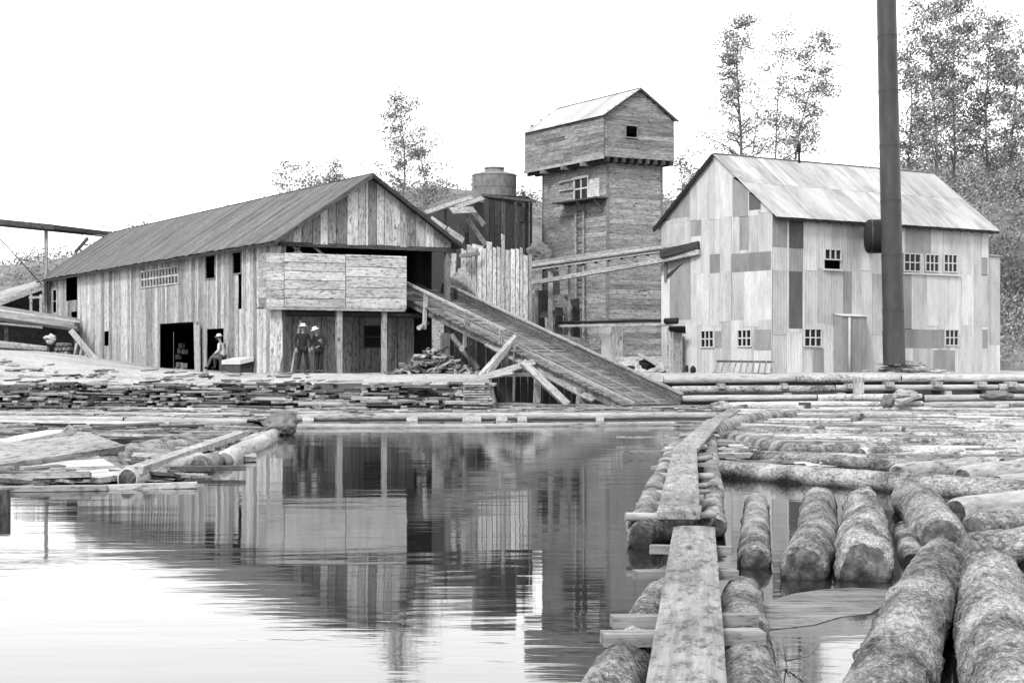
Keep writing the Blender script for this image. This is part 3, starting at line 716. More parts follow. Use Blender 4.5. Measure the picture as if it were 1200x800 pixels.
def clad(F, L, top, rows, wins, patches, seed):
    rr = random.Random(seed)
    rects = [p[0] + (M[p[1]],) for p in patches]
    ts = [0]; 
    while ts[-1] < L - .2: ts.append(min(L, ts[-1] + rr.uniform(.62, .8)))
    ts[-1] = L
    out = []
    for a, b in zip(ts, ts[1:]):
        j = rr.uniform(-.25, .25); zz_ = [wb] + [r + j * (0.3 if i else 1) for i, r in enumerate(rows)] + [99]
        for lo, hi in zip(zz_, zz_[1:]): out.append((a, b, lo, hi))
    def cut(segs, r):
        res = []
        for (a, b, lo, hi) in segs:
            A0, B0, L0, H0 = r[:4]
            if B0 <= a or A0 >= b or H0 <= lo or L0 >= hi: res.append((a, b, lo, hi)); continue
            if A0 > a: res.append((a, A0, lo, hi))
            if B0 < b: res.append((B0, b, lo, hi))
            m0, m1 = max(a, A0), min(b, B0)
            if L0 > lo: res.append((m0, m1, lo, L0))
            if H0 < hi: res.append((m0, m1, H0, hi))
        return res
    for r in rects: out = cut(out, r)
    pieces = [(s_, M['iron']) for s_ in out]
    prec = [(r[:4], r[4]) for r in rects]
    for w_ in wins:
        pieces = [(s2, m) for s_, m in pieces for s2 in cut([s_], w_)]
        prec = [(s2, m) for s_, m in prec for s2 in cut([s_], w_)]
    for (a, b, lo, hi), m in pieces + prec:
        if b - a < .03: continue
        cutp = [p[0] for p in top if a + .02 < p[0] < b - .02] if isinstance(top, list) else []
        for c, d in zip([a] + cutp, cutp + [b]):
            zl = min(hi, interp(top, c)); zr = min(hi, interp(top, d))
            lo_ = lo
            if max(zl, zr) - lo_ < .04: continue
            zl = max(zl, lo_ + .01); zr = max(zr, lo_ + .01); o_ = rr.uniform(0, .018)
            prism('iron_sheet', shed, [F.p(c - .004, lo_, o_), F.p(d + .004, lo_, o_), F.p(d + .004, zr, o_), F.p(c - .004, zl, o_)], F.n, .006, m)
clad(Fw, WL, WE, [Fw.tz(1000, 386)[1], Fw.tz(1000, 318)[1]], wins_w, dark_w, 5)
clad(Fe, WG, [(0, WE), (WG / 2, WR), (WG, WE)], [Fe.tz(860, 380)[1], Fe.tz(860, 318)[1], Fe.tz(860, 254)[1]], wins_e, dark_e, 6)
clad(Frame(C3(WL, 0, 0)[:2], b_, a_), WG, [(0, WE), (WG / 2, WR), (WG, WE)], [4.0], [], [], 7)
clad(Frame(C3(0, WG, 0)[:2], a_, b_), WL, WE, [4.0], [], [], 8)
for i, w_ in enumerate(wins_w):
    if i == 0:
        zm = (w_[2] + w_[3]) / 2 + .02
        window(Fw, shed, w_[0], w_[1], zm, w_[3], 3, 1, frame=.05, bar=.05)
        board('window_sill', shed, Fw.p(w_[0] - .08, w_[2] - .04, .06), Fw.p(w_[1] + .08, w_[2] - .04, .06), .07, .1, Fw.n, M['white'])
    else: window(Fw, shed, *w_, 3, 2, frame=.045, bar=.045)
board('window_sill', shed, Fw.p(wins_w[1][0] - .1, wins_w[1][2] - .12, .06), Fw.p(wins_w[3][1] + .2, wins_w[1][2] - .12, .06), .07, .1, Fw.n, M['white'])
for w_ in wins_e: window(Fe, shed, *w_, 3, 2, frame=.045, bar=.045)
# dark room behind the open lower sash
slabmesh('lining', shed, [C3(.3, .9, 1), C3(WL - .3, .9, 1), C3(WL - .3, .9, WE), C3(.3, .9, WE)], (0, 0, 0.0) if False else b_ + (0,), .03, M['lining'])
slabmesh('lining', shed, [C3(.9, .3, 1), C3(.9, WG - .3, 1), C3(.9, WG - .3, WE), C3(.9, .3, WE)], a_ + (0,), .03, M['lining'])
rf = board('roof', shed, C3(-.12, WG/2, WR + .08), C3(WL + .3, WG/2, WR + .08), .12, .02, (0, 0, 1), M['iron_roof'])
OVS = .35; sp_ = (WR - WE) / (WG / 2); x0 = -.12; i = 0
while x0 < WL + .3:
    w_ = min(.74, WL + .31 - x0)
    if w_ < .1: break
    for (va, vb, li) in ((-OVS, WG/4 + .08, 0.0), (WG/4 - .05, WG/2, .007)):
        l2 = li + .006 * (i % 2)
        board('roof_sheet', rf, C3(x0 + w_/2, va, WE + sp_ * va + .05 + l2), C3(x0 + w_/2, vb, WE + sp_ * vb + .05 + l2), w_ + .02, .006, (0, 0, 1), M['iron_roof'])
    x0 += w_; i += 1
slabmesh('roof_slope', shed, [C3(-.12, WG/2, WR + .05), C3(WL + .3, WG/2, WR + .05), C3(WL + .3, WG + OVS, WE - sp_ * OVS + .05), C3(-.12, WG + OVS, WE - sp_ * OVS + .05)], (0, 0, 1), .02, M['iron_mid'])
board('barge_board', shed, C3(-.14, WG/2, WR - .02), C3(-.14, WG + OVS, WE - sp_ * OVS - .02), .16, .04, Fe.n, M['black_iron'])
board('eave_board', shed, C3(-.1, -OVS + .03, WE - sp_ * OVS - .02), C3(WL + .28, -OVS + .03, WE - sp_ * OVS - .02), .08, .03, Fw.n, M['black_iron'])
for i in range(20):
    t = .2 + i * (WL - .3) / 19; board('rafter_tail', shed, C3(t, -OVS + .05, WE - sp_ * OVS - .07), C3(t, .1, WE - .0), .05, .1, a_ + (0,), M['plank_dark'])
pole('vent_pipe', shed, C3(Fw.t(1003) , WG/2 - .1, WR - .2), C3(Fw.t(1003), WG/2 - .1, WR + .62), .05, .05, M['black_iron'])
pole('vent_cap', shed, C3(Fw.t(1003), WG/2 - .1, WR + .4), C3(Fw.t(1003), WG/2 - .1, WR + .72), .085, .085, M['black_iron'])
# grey cupboard-like housing with a pale pipe
t0, t1 = Fw.t(987, .45), Fw.t(1016, .45); zc = Fw.tz(1000, 371, .45)[1]
for q in range(3):
    ta, tb = t0 + (t1 - t0) * q / 3, t0 + (t1 - t0) * (q + 1) / 3
    prism('iron_sheet', shed, [Fw.p(ta, wb, .42), Fw.p(tb, wb, .42), Fw.p(tb, zc, .42), Fw.p(ta, zc, .42)], Fw.n, .02 + .004 * q, M['iron_mid'])
slabmesh('housing_side', shed, [Fw.p(t0, wb, .02), Fw.p(t0, wb, .42), Fw.p(t0, zc, .42), Fw.p(t0, zc + .1, .02)], Fe.n, .02, M['iron_mid'])
slabmesh('housing_side', shed, [Fw.p(t1, wb, .02), Fw.p(t1, wb, .42), Fw.p(t1, zc, .42), Fw.p(t1, zc + .1, .02)], -Fe.n, .02, M['iron_mid'])
slabmesh('housing_top', shed, [Fw.p(t0 - .05, zc + .1, .02), Fw.p(t1 + .05, zc + .1, .02), Fw.p(t1 + .05, zc + .01, .5), Fw.p(t0 - .05, zc + .01, .5)], (0, 0, 1), .02, M['iron'])
pole('pipe', shed, Fw.p(Fw.t(995, .5), 1.0, .52), Fw.p(Fw.t(995, .5), zc - .03, .52), .05, .05, M['iron'])
# annex beyond the far end
ann = thing('iron_annex', 'narrow iron-sheeted lean-to at the far right end of the iron-clad building', 'lean-to', C3(WL + .2, .3, 1.1))
Fx = Frame(C3(WL + .02, .25, 0)[:2], a_, Fw.n)
xL = Fx.t(1171.5); zx = Fx.tz(1165, 301)[1]; hx = (Fx.t(1165), xL, Fx.tz(1168, 408)[1], Fx.tz(1168, 388)[1])
for i, (lo, hi) in enumerate(((.85, 2.3), (2.3, 4.2), (4.2, zx - 1.1), (zx - 1.1, zx))):
    if hi > lo: prism('iron_sheet', ann, [Fx.p(0, lo, 0), Fx.p(xL, lo, 0), Fx.p(xL, hi, 0), Fx.p(0, hi, 0)], Fx.n, .02 + .004 * (i % 2), M['iron'])
slabmesh('side_wall', ann, [Fx.p(xL, .85, 0), Fx.p(xL, .85, -4), Fx.p(xL, zx + .6, -4), Fx.p(xL, zx, 0)], a_ + (0,), .02, M['iron_mid'])
slabmesh('roof', ann, [Fx.p(-.02, zx + .02, .1), Fx.p(xL + .1, zx + .02, .1), Fx.p(xL + .1, zx + .65, -4), Fx.p(-.02, zx + .65, -4)], (0, 0, 1), .03, M['iron_roof'])
board('iron_sheet', ann, Fx.p(xL * .55, zx, -.6), Fx.p(xL * .55, Fx.tz(1163, 276)[1], -.6), .6, .02, Fx.n, M['iron_dark'])

# ================================================================== SMOKESTACK
Fk = 66.3
b0 = P(1048, 427, Fk); t0_ = P(1038.5, -10, Fk)
stack = thing('smokestack', 'tall leaning dark steel smokestack standing before the iron-clad building', 'smokestack', b0)
up = (t0_ - b0).normalized(); HH = (t0_ - b0).length + 2.4
def ring(name, z0, z1, r0, r1, mat, par=stack, n=40):
    mb = MB(); mb.tube([b0 + up * z0, b0 + up * ((z0 + z1) / 2), b0 + up * z1], [r0, (r0 + r1) / 2, r1], n, cap=False); return mb.build(name, mat, par, smooth=True)
nsec = 8
for i in range(nsec):
    z0 = HH * i / nsec; z1 = HH * (i + 1) / nsec; r0 = .398 - .047 * i / nsec
    ring('pipe_section', z0, z1, r0, r0 - .004, M['stack'])
    ring('seam_band', z1 - .03, z1 + .02, r0 + .004, r0 + .002, M['stack_band'])
ring('base_sleeve', 0, 1.25, .409, .409, M['stack'])
mb = MB()
for i in range(nsec * 3):
    for k in range(28):
        a = 2 * math.pi * k / 28; x, y, z = axes(up, (0, 0, 1)); r = .404 - .047 * i / (nsec * 3)
        if i % 3 == 0: 
            p = b0 + up * (HH * (i / 3) / nsec - .09) + (y * math.cos(a) + z * math.sin(a)) * (r - .004)
            mb.board(p, p + (y * math.cos(a) + z * math.sin(a)) * .012, .025, .025, up)
tag(mb.build('rivets', M['stack'], stack), kind='stuff')
# breeching duct from the wall
c0, c1_ = P(1013.5, 277, 67.1), P(1047, 277, 67.0); ax = c1_ - c0; mb = MB()
mb.tube([c0, c0 + ax * .04, c0 + ax * .12, c0 + ax * .5, c1_], [.42, .56, .625, .635, .60], 32); duct = mb.build('smoke_duct', M['black_iron'], stack)
mb = MB(); mb.tube([c0 + ax * .55 + Vector((0, 0, 0)), c0 + ax * .55 + Vector((.2, 2.4, 0))], [.45, .45], 24); mb.build('duct_neck', M['black_iron'], stack)
for q in (.2, .62):
    mb = MB(); mb.tube([c0 + ax * q, c0 + ax * (q + .04)], [.65, .65], 32, cap=False); mb.build('duct_band', M['stack'], stack)
# pale mound of ash and boards at the stack foot
mb = MB(); rr = random.Random(9); cx = b0 + Vector((.4, .3, -.6))
for i in range(150):
    a = rr.uniform(-2.6, 2.6); p = cx + Vector((a, rr.uniform(-.5, .8), .75 * math.exp(-(a / 1.5) ** 2) * rr.uniform(.2, 1)))
    d = Vector((rr.uniform(-1, 1), rr.uniform(-.3, .3), rr.uniform(-.08, .08))) * .5; mb.board(p - d, p + d, .16, .06, (0, rr.gauss(0, .2), 1))
tag(mb.build('slab_litter', M['timber']), kind='stuff')
# ================================================================== LOG HAUL RAMP
ra, rb = P(478, 350, 67.5), P(735, 475.5, 58.5)
rd = (rb - ra); perp = Vector((rd.y, -rd.x, 0)).normalized() * -1        # away from the camera
if perp.y < 0: perp = -perp
rn = rd.normalized().cross(perp).normalized()
if rn.z < 0: rn = -rn
RW = 2.35
ramp = thing('log_haul_ramp', 'wide slatted log ramp sloping from the sawmill mouth down to the water', 'ramp', (1.5, 64.5, 0))
r0_ = ra - rd * .18; RL = (rb - r0_).length; rdn = rd.normalized()
n_ = int(RL / .19)
for i in range(n_):
    c = r0_ + rdn * (.1 + i * .19 + R.uniform(-.01, .01)) + rn * R.uniform(-.012, .012)
    board('slat', ramp, c - perp * R.uniform(.04, .14), c + perp * (RW + .02), .165, .05, rn, M['deck'])
for off, wd in ((.15, .22), (RW * .5, .16), (RW - .1, .22)):
    board('stringer', ramp, r0_ + perp * off - rn * .17, rb + perp * off - rn * .17, .2 if off > 1 else .16, wd if 0 else .26, rn, M['timber_mid'])
# side wall of planks on the far side
for j in range(2):
    board('side_board', ramp, r0_ + rdn * 1.2 + perp * RW + rn * (.12 + .18 * j), rb + rdn * .1 + perp * RW + rn * (.12 + .18 * j), .17, .05, perp, M['deck'])
board('cap_rail', ramp, r0_ + rdn * 1.2 + perp * RW + rn * .42, rb + rdn * .1 + perp * RW + rn * .42, .16, .06, rn, M['timber'])
# inner trough strips worn by the logs and a chain line
for off in (.75, 1.55):
    board('trough_strip', ramp, r0_ + perp * off + rn * .05, rb + perp * off + rn * .05, .1, .05, rn, M['timber_mid'])
board('near_kerb', ramp, r0_ + rdn * 4.2 + perp * .3 + rn * .07, rb + perp * .3 + rn * .07, .12, .1, rn, M['plank'])
# light side beam under the lower half
board('side_beam', ramp, P(572, 402, 64.0), P(697, 468, 59.7), .34, .06, (.5, -.85, 0), M['timber'])
# railing on the near side
ea, eb = P(476, 331, 67.4), P(592, 387, 63.4)
board('rail', ramp, ea, eb, .1, .08, rn, M['timber'])
for a, b, c, d, w_ in ((499, 344, 497, 386, .14), (547, 368, 544, 408, .12), (587, 386, 586, 402, .1)):
    dep = 67.4 - (a - 476) / 116 * 4.0
    board('rail_post', ramp, P(c, d, dep), P(a, b, dep), w_, .08, Fg.n, M['timber'])
pole('beam_end', ramp, P(491, 384, 65.8), P(501, 378, 68.2), .09, .09, M['timber'])
pole('beam_end', ramp, P(541, 409, 64.4), P(551, 402, 66.8), .09, .08, M['timber'])
# legs and braces below
for (a, b, c, d, dep, w_, mt) in ((522, 390, 521, 417, 65.9, .28, 'timber_mid'), (528, 392, 560, 432, 65.7, .16, 'timber_mid'), (603, 396, 572, 438, 62.8, .17, 'timber'), (603, 398, 602, 470, 62.7, .07, 'timber_mid'),
                              (612, 424, 665, 474, 60.8, .24, 'timber'), (630, 440, 629, 472, 61.6, .2, 'timber'), (682, 455, 680, 476, 60.2, .26, 'timber_mid'), (650, 432, 700, 470, 63.0, .12, 'timber_mid'), (575, 400, 575, 470, 67.2, .16, 'plank_dark')):
    board('prop', ramp, P(a, b, dep), P(c, d, dep), w_, w_ * .8, Fg.n, M[mt])
pole('cross_log', ramp, P(578, 475, 60.2), P(720, 478, 58.4), .1, .1, M['timber_mid'])
# leaning slabs at the near corner of the ramp
for k, (a, b, c, d, dep, w_, lb) in enumerate(((560, 444, 626, 424, 61, .24, 'pale slab lying up against the ramp prop by the dark pit'), (562, 440, 604, 393, 61.5, .14, 'pale pole leaning steeply beside the ramp props'), (548, 446, 600, 436, 60, .2, 'grey slab lying lowest at the corner of the slab bank'))):
    tag(board('slab', None, P(a, b, dep), P(c, d, dep + .8), w_, .07, (0.2, -.7, .7), M['timber']), lb, 'slab')

# dark shoring of the pit
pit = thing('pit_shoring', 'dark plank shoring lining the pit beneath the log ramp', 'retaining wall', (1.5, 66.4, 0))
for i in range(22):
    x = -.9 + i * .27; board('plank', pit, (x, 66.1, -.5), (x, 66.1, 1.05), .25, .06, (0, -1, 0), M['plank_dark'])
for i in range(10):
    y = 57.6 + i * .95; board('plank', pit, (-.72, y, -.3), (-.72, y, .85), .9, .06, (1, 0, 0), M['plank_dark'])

uw = thing('underramp_wall', 'dark plank wall in the shade beneath the upper log ramp', 'wall', (0, 70, 1))  # dark wall added to stand in for the shade under the ramp
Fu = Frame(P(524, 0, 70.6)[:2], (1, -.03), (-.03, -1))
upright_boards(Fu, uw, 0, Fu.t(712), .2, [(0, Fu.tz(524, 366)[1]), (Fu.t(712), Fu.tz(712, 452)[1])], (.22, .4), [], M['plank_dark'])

# ================================================================== BANK OF EDGING SLABS
bank = thing('slab_bank', 'long bank of stacked sawmill edging slabs along the pond edge', 'slab bank', (-10, 56.5, 0))
mb = MB(); rr = random.Random(21)
for lay in range(12):
    z = .03 + lay * .076; x = -27 + rr.random()
    yb = 54.9 + lay * .17
    while x < -0.75:
        L = rr.uniform(.3, 1.6) if lay > 4 else rr.uniform(.6, 3.4)
        if rr.random() < (.55 if lay in (8, 9, 10) else (.55 if lay in (3, 6) else .22)): x += L * .8; continue
        x2 = min(x + L, -.7 + rr.uniform(-.3, .2)); dy = rr.uniform(-.25, .2); sl2 = rr.uniform(-.035, .035)
        if x2 - x > .08:
            fo = (0.35 * max(0, (-12 - x) / 12)) * (-1) * (12 - lay) * .12
            mb.board((x, yb + dy + fo, z + sl2), (x2, yb + rr.uniform(-.2, .2) + fo, z + rr.uniform(-.03, .03)), rr.uniform(.15, .4), rr.uniform(.03, .065), (rr.gauss(0, .08), rr.uniform(-.3, .15), 1))
        x = x2 + rr.uniform(.0, .25)
    # slab ends poking out
    for i in range(46):
        x = rr.uniform(-25, -1); p = Vector((x, yb - rr.uniform(.1, .3), z)); d = Vector((rr.uniform(-.25, .25), 1, 0)) * .6
        mb.board(p, p + d, rr.uniform(.09, .22), rr.uniform(.05, .09), (0, 0, 1))
tag(mb.build('slabs', M['slab'], bank), kind='stuff')
mb = MB(); mb.add([(-30, 55.2, -.05), (-.75, 55.2, -.05), (-.75, 57.2, .84), (-30, 57.2, .84), (-30, 57.2, -.3), (-.75, 57.2, -.3)], [(0, 1, 2, 3), (1, 5, 2), (0, 3, 4), (0, 4, 5, 1)]); mb.build('earth_core', M['shade_dirt'], bank)  # core coloured dark to put the shade between the slabs
# corner of stacked slab ends by the pit
mb = MB()
for lay in range(13):
    for i in range(9):
        y = 55.4 + i * .3; z = .03 + lay * .078
        mb.board((-1.5, y + rr.uniform(-.1, .1), z), (-.62 + rr.uniform(-.08, .15) - .02 * lay, y + rr.uniform(-.1, .1), z), rr.uniform(.15, .26), rr.uniform(.04, .07), (rr.gauss(0, .1), 0, 1))
tag(mb.build('corner_slabs', M['plank'], bank), kind='stuff')
# scrap boards lying on the shore ground
mb = MB()
for i in range(260):
    t = rr.random(); x = -25 + 24 * rr.random(); y = 57.0 + rr.random() ** 1.6 * 7
    if x > -9 and y > 64.2: continue
    if y > 64.6 + (-8.36 - x) * 1.75: continue
    d = Vector((rr.uniform(.2, 1), rr.uniform(-.4, .4), 0)) * rr.uniform(.15, .9); z = ground_z(x, y) + .03
    mb.board(Vector((x, y, z)) - d / 2, Vector((x, y, z + rr.uniform(0, .05))) + d / 2, rr.uniform(.06, .2), .03, (rr.gauss(0, .2), rr.gauss(0, .2), 1))
tag(mb.build('scrap_wood', M['slab']), kind='stuff')
# heap of slabs before the mill
mb = MB(); hc = P(508, 438, 63.5); hc.z = 1.05
for i in range(330):
    x = rr.gauss(0, .8); x = max(-1.5, min(1.5, x)); h = .95 * math.exp(-(x / .95) ** 2); p = hc + Vector((x, rr.uniform(-.6, .6), rr.random() * h))
    a = rr.uniform(0, 6.3); e = rr.gauss(0, .35); d = Vector((math.cos(a) * math.cos(e), math.sin(a) * math.cos(e) * .7, math.sin(e))) * rr.uniform(.25, .75)
    mb.board(p - d/2, p + d/2, rr.uniform(.05, .16), rr.uniform(.02, .07), (rr.gauss(0, .5), rr.gauss(0, .5), 1))
o = mb.build('slab_heap', M['slab']); tag(o, 'tangled heap of broken slabs on the ground under the ramp top', 'wood pile', kind='stuff')

# log wall in front of the iron-clad building
lw = thing('log_bulkhead', 'low bulkhead of long level logs with dark gaps before the iron-clad building', 'log wall', (10, 60, 0))
rows = [(445.5, 61.3, .15, 778), (456.5, 60.9, .13, 788), (467.5, 60.4, .12, 800), (476, 59.2, .11, 850)]
for ri, (py, d, r, x0) in enumerate(rows):
    x = P(x0, py, d).x
    k = 0
    while x < 22:
        L = R.choice([3.5, 4.5, 5.5, 6.5]); z = R.uniform(-.025, .025) + CAMH + (HZ - py) * d / FPX - (x - 5) * (-0.006)
        log('log', (x, d + R.uniform(-.06, .06), z), (x + L, d + R.uniform(-.06, .06), z + .02 + .02 * ri), r * R.uniform(.85, 1.1), r * R.uniform(.65, .95), seed=100 + k % 4 + 5 * ri, parent=lw, mat='bark_mid' if (k + ri) % 2 else 'bark_pale', nr=12, step=.4, rough=.05)
        x += L + R.uniform(0.0, .1); k += 1
for px, py in ((845, 452), (919, 452), (996, 452), (1042, 450), (1098, 450), (1150, 450), (1185, 450), (922, 463), (1006, 463), (1060, 461), (1110, 461), (1160, 461), (985, 463)):
    p = P(px, py, 60.8); board('block', lw, p + Vector((0, -.25, 0)), p + Vector((0, .7, 0)), R.uniform(.16, .3), .17, (0, 0, 1), M['timber'])
mb = MB(); mb.board((4.9, 61.5, .3), (26, 61.5, .3), 1.2, .14, (0, -1, 0)); mb.board((4.98, 61.5, .3), (4.98, 66.6, .3), 1.2, .14, (1, 0, 0)); mb.build('earth_core', M['shade_dirt'], lw)  # earth coloured dark for the shade in the gaps between logs
# posts and stumps at the wall
for px, py, d, r, h, lb in ((1006, 448, 59.4, .16, .28, 'pale round post end standing up between the bulkhead logs'), (815 + 128, 478, 56, .17, .3, 'dark square block standing in the water before the bulkhead')):
    p = P(px, py, d); tag(board('post', None, (p.x, p.y, p.z - .4), (p.x, p.y, p.z + h * .6), r * 2, r * 1.6, (0, -1, 0), M['timber' if px == 1006 else 'plank_dark']), lb, 'post')
# dark stump where ramp meets the logs, and a rock-like root lumps
def lump(name, c, r, mat, label, cat, seed, group=None, sq=(1, 1, .8)):
    bm = bmesh.new(); bmesh.ops.create_icosphere(bm, subdivisions=4, radius=1)
    for v in bm.verts:
        n = 1 + .38 * noise.noise(v.co * 1.4 + Vector((seed, 0, 0))) + .2 * noise.noise(v.co * 4 + Vector((seed, 3, 0))) + .1 * noise.noise(v.co * 10)
        v.co = Vector((v.co.x * r[0] * n, v.co.y * r[1] * n, v.co.z * r[2] * n))
    me = bpy.data.meshes.new(name); bm.to_mesh(me); bm.free(); me.materials.append(mat)
    me.polygons.foreach_set('use_smooth', [True] * len(me.polygons))
    o = bpy.data.objects.new(name, me); link(o, None, Matrix.Translation(c)); return tag(o, label, cat, group)
lump('stump', P(845, 476, 54), (.3, .25, .16), M['bark_pale'], 'pale-topped stump with dark underside where the ramp foot meets the logs', 'stump', 3)
lump('stump', P(1040, 470, 57), (.2, .2, .22), M['treebark'], 'dark root stump tilted among the litter before the bulkhead', 'stump', 5)
lump('stump', P(1168, 463, 57), (.45, .3, .14), M['treebark'], 'wide dark stump at the right of the log field', 'stump', 8)
lump('root_lump', P(1060, 462, 57.4), (.4, .25, .16), M['bark_pale'], 'pale knotted root beside the dark tilted stump', 'root', 9)
lump('bush', P(330, 497, 37), (.32, .3, .26), M['hill'], 'dark mossy root clump at the end of the drifting logs', 'root clump', 11)

# ================================================================== CHUTES, SHED AND BOARDS ROUND THE TOWER
ch = thing('conveyor_chute', 'pale plank chute running from the burner to the iron-clad building', 'chute', P(720, 440, 74))
def bd(par, name, a, b, da, c, d, db, w_, t_, mat, n=(0, -1, 0.2)): return board(name, par, P(a, b, da), P(c, d, db), w_, t_, n, M[mat])
c0 = (620, 314, 76); c1 = (822, 285, 69.6)
bd(ch, 'side_board', *c0, *c1, .28, .05, 'timber'); bd(ch, 'side_board', 622, 309, 76.8, 822, 280, 70.4, .2, .05, 'timber_mid')
bd(ch, 'floor_board', 621, 315, 76.3, 822, 287, 69.9, .7, .05, 'timber_mid', (0, .1, 1))
for i in range(14):
    f = i / 13; bd(ch, 'cleat', 622 + 198 * f, 318.5 - 29 * f, 76 - 6.3 * f, 622 + 198 * f, 316.5 - 29 * f, 77 - 6.3 * f, .12, .1, 'plank_dark')
bd(ch, 'roof_board', 778, 299, 70.8, 823, 288.5, 69.4, .32, .5, 'plank_dark')
bd(ch, 'strut', 782, 325, 71, 818, 299, 69.6, .2, .12, 'plank_dark')
bd(ch, 'post', 645, 402, 75.4, 645, 313, 75.4, .2, .16, 'timber'); bd(ch, 'post', 667, 402, 76, 667, 309, 76, .1, .1, 'timber_mid')
bm_ = thing('lower_beam', 'second pale beam slanting just below the plank chute', 'beam', P(720, 440, 73.4))
bd(bm_, 'beam', 622, 332, 75.2, 760, 308, 71.4, .18, .14, 'timber'); bd(bm_, 'beam', 760, 308, 71.4, 820, 295.5, 69.2, .2, .14, 'timber')
bd(bm_, 'post', 629, 395, 75.6, 629, 332, 75.6, .12, .1, 'timber_mid'); bd(bm_, 'post', 780, 330, 71.0, 780, 299, 70.8, .1, .1, 'timber_mid')
pl = thing('pipe_line', 'thin dark level pipe crossing the foot of the tower to the iron-clad building', 'pipe', P(720, 378, 74))
pole('pipe', pl, P(655, 378, 76.4), P(796, 375, 70.5), .06, .06, M['black_iron'])
pole('pipe_elbow', pl, P(780, 376, 71), P(796, 375.5, 70.4), .12, .12, M['black_iron'])
bd(pl, 'support_board', 655, 382, 76.2, 797, 380, 70.4, .1, .05, 'timber')
# small grey shed with awning at the corner of the iron-clad building
ps = thing('small_shed', 'small narrow shed with a grey door between tower and iron-clad building', 'shed', P(788, 438, 69.5))
Fp = Frame(P(781, 0, 69.8)[:2], (1, -.12), (-.12, -1))
upright_boards(Fp, ps, 0, .25, .9, Fp.tz(783, 384)[1], (.12, .14), [], M['timber'])
upright_boards(Fp, ps, .25, .62, .9, Fp.tz(783, 384)[1], (.36, .38), [], M['timber_mid'], name='door')
slabmesh('awning', ps, [Fp.p(.1, Fp.tz(783, 388)[1], .05), Fp.p(.75, Fp.tz(783, 391)[1], .05), Fp.p(.75, Fp.tz(783, 384)[1], .6), Fp.p(.1, Fp.tz(783, 384)[1], .6)], (0, 0, 1), .06, M['black_iron'])
upright_boards(Frame(Fp.p(.62, 0, 0)[:2], (.12, 1), (1, -.12)), ps, 0, 1, .9, 2.6, (.3, .4), [], M['timber_mid'])
# pale stack of objects at the tower foot
tf = Frame(P(702, 0, 78)[:2], U, nV)
wc = slabmesh('hanging_cloth', None, [P(702, 381, 78), P(717, 381, 77.6), P(715, 392, 77.5), P(716, 405, 77.4), P(718, 421, 77.3), P(704, 421, 77.8), P(705, 400, 77.9), P(701, 390, 78)], (0.2, -1, 0), .05, M['white'])
tag(wc, 'bright white cloth hanging at the foot of the tall tower', 'cloth')
dr = thing('plank_door', 'pale plank door standing open at the foot of the tall tower', 'door', P(723, 425, 77.2))
for i in range(3): bd(dr, 'plank', 719 + i * 4.3, 423, 77.2 - .05 * i, 719 + i * 4.3, 382, 77.2 - .05 * i, .15, .04, 'plank_pale')
lc = thing('low_crib', 'low pale plank platform at the foot of the tower', 'platform', P(750, 430, 72))
for i in range(3): bd(lc, 'plank', 728, 421 + 6 * i, 73.5 - i * .3, 781, 420 + 6 * i, 71.5 - i * .3, .21, .3, 'plank_pale', (0, -1, 0))
tag(lump('barrel_lump', P(759, 426, 70.6), (.3, .25, .2), M['black_iron'], 'dark sagging bundle lying on the pale platform below the tower', 'bundle', 13))
tag(board('slab', None, P(748, 414, 70.3), P(770, 427, 70.1), .14, .05, (0, -1, .3), M['timber']), 'white slab leaning across the dark bundle below the tower', 'slab')
lump('dark_bundle', P(738, 431, 70.4), (.2, .2, .1), M['black_iron'], 'small flat dark bundle left of the sagging one', 'bundle', 14)
lump('dark_bundle', P(812, 433, 67.0), (.1, .1, .14), M['black_iron'], 'small dark can standing at the left foot of the iron-clad building', 'can', 15)
lump('dark_bundle', P(805, 432, 67.2), (.06, .06, .14), M['black_iron'], 'thin dark can beside the small one at the iron-clad wall', 'can', 16)
# slatted rack leaning at the gable
rk = thing('slatted_rack', 'long low slatted rack leaning on the gable wall of the iron-clad building', 'rack', P(870, 438, 65.4))
bd(rk, 'rail', 840, 423, 66.0, 906, 424, 64.4, .06, .06, 'plank_dark'); bd(rk, 'rail', 835, 437, 65.6, 903, 438, 64.0, .05, .05, 'plank_dark')
for i in range(10): f = i / 9; bd(rk, 'slat', 837 + 66 * f, 438, 65.5 - 1.6 * f, 842 + 63 * f, 423, 66 - 1.6 * f, .06, .03, 'timber_mid')
# gravel / pale terrace strip before the building
# ================================================================== BURNER AND ITS SHED
kd = 84.0
kc = P(579, 232, kd)
kiln = thing('waste_burner', 'round grey iron burner top with a low cap rising above a dark plank shed', 'burner', (kc.x, kc.y, 1.1))
pr = 26.5 * kd / FPX; kz0 = P(0, 300, kd).z; kz1 = P(0, 202, kd).z; kz2 = P(0, 193, kd).z
def ringz(name, par, z0, z1, r0, r1, mat, n=36):
    mb = MB(); mb.tube([(kc.x, kc.y + 1.2, z0), (kc.x, kc.y + 1.2, z1)], [r0, r1], n); return mb.build(name, mat, par)
zz0 = kz0; i = 0
while zz0 < kz1 - .05:
    z2 = min(zz0 + .55, kz1); ringz('shell_course', kiln, zz0, z2 + .01, pr - .015 * (i % 2), pr - .015 * (i % 2), M['kiln']); zz0 = z2; i += 1
ringz('rim', kiln, kz1 - .04, kz1 + .03, pr + .03, pr - .04, M['kiln']); ringz('dome', kiln, kz1 + .02, kz1 + .14, pr - .1, pr * .55, M['kiln']); ringz('cap', kiln, kz1 + .02, kz2 - .05, 13 * kd / FPX, 11 * kd / FPX, M['kiln']); ringz('cap_rim', kiln, kz2 - .06, kz2, .5, .48, M['kiln'])
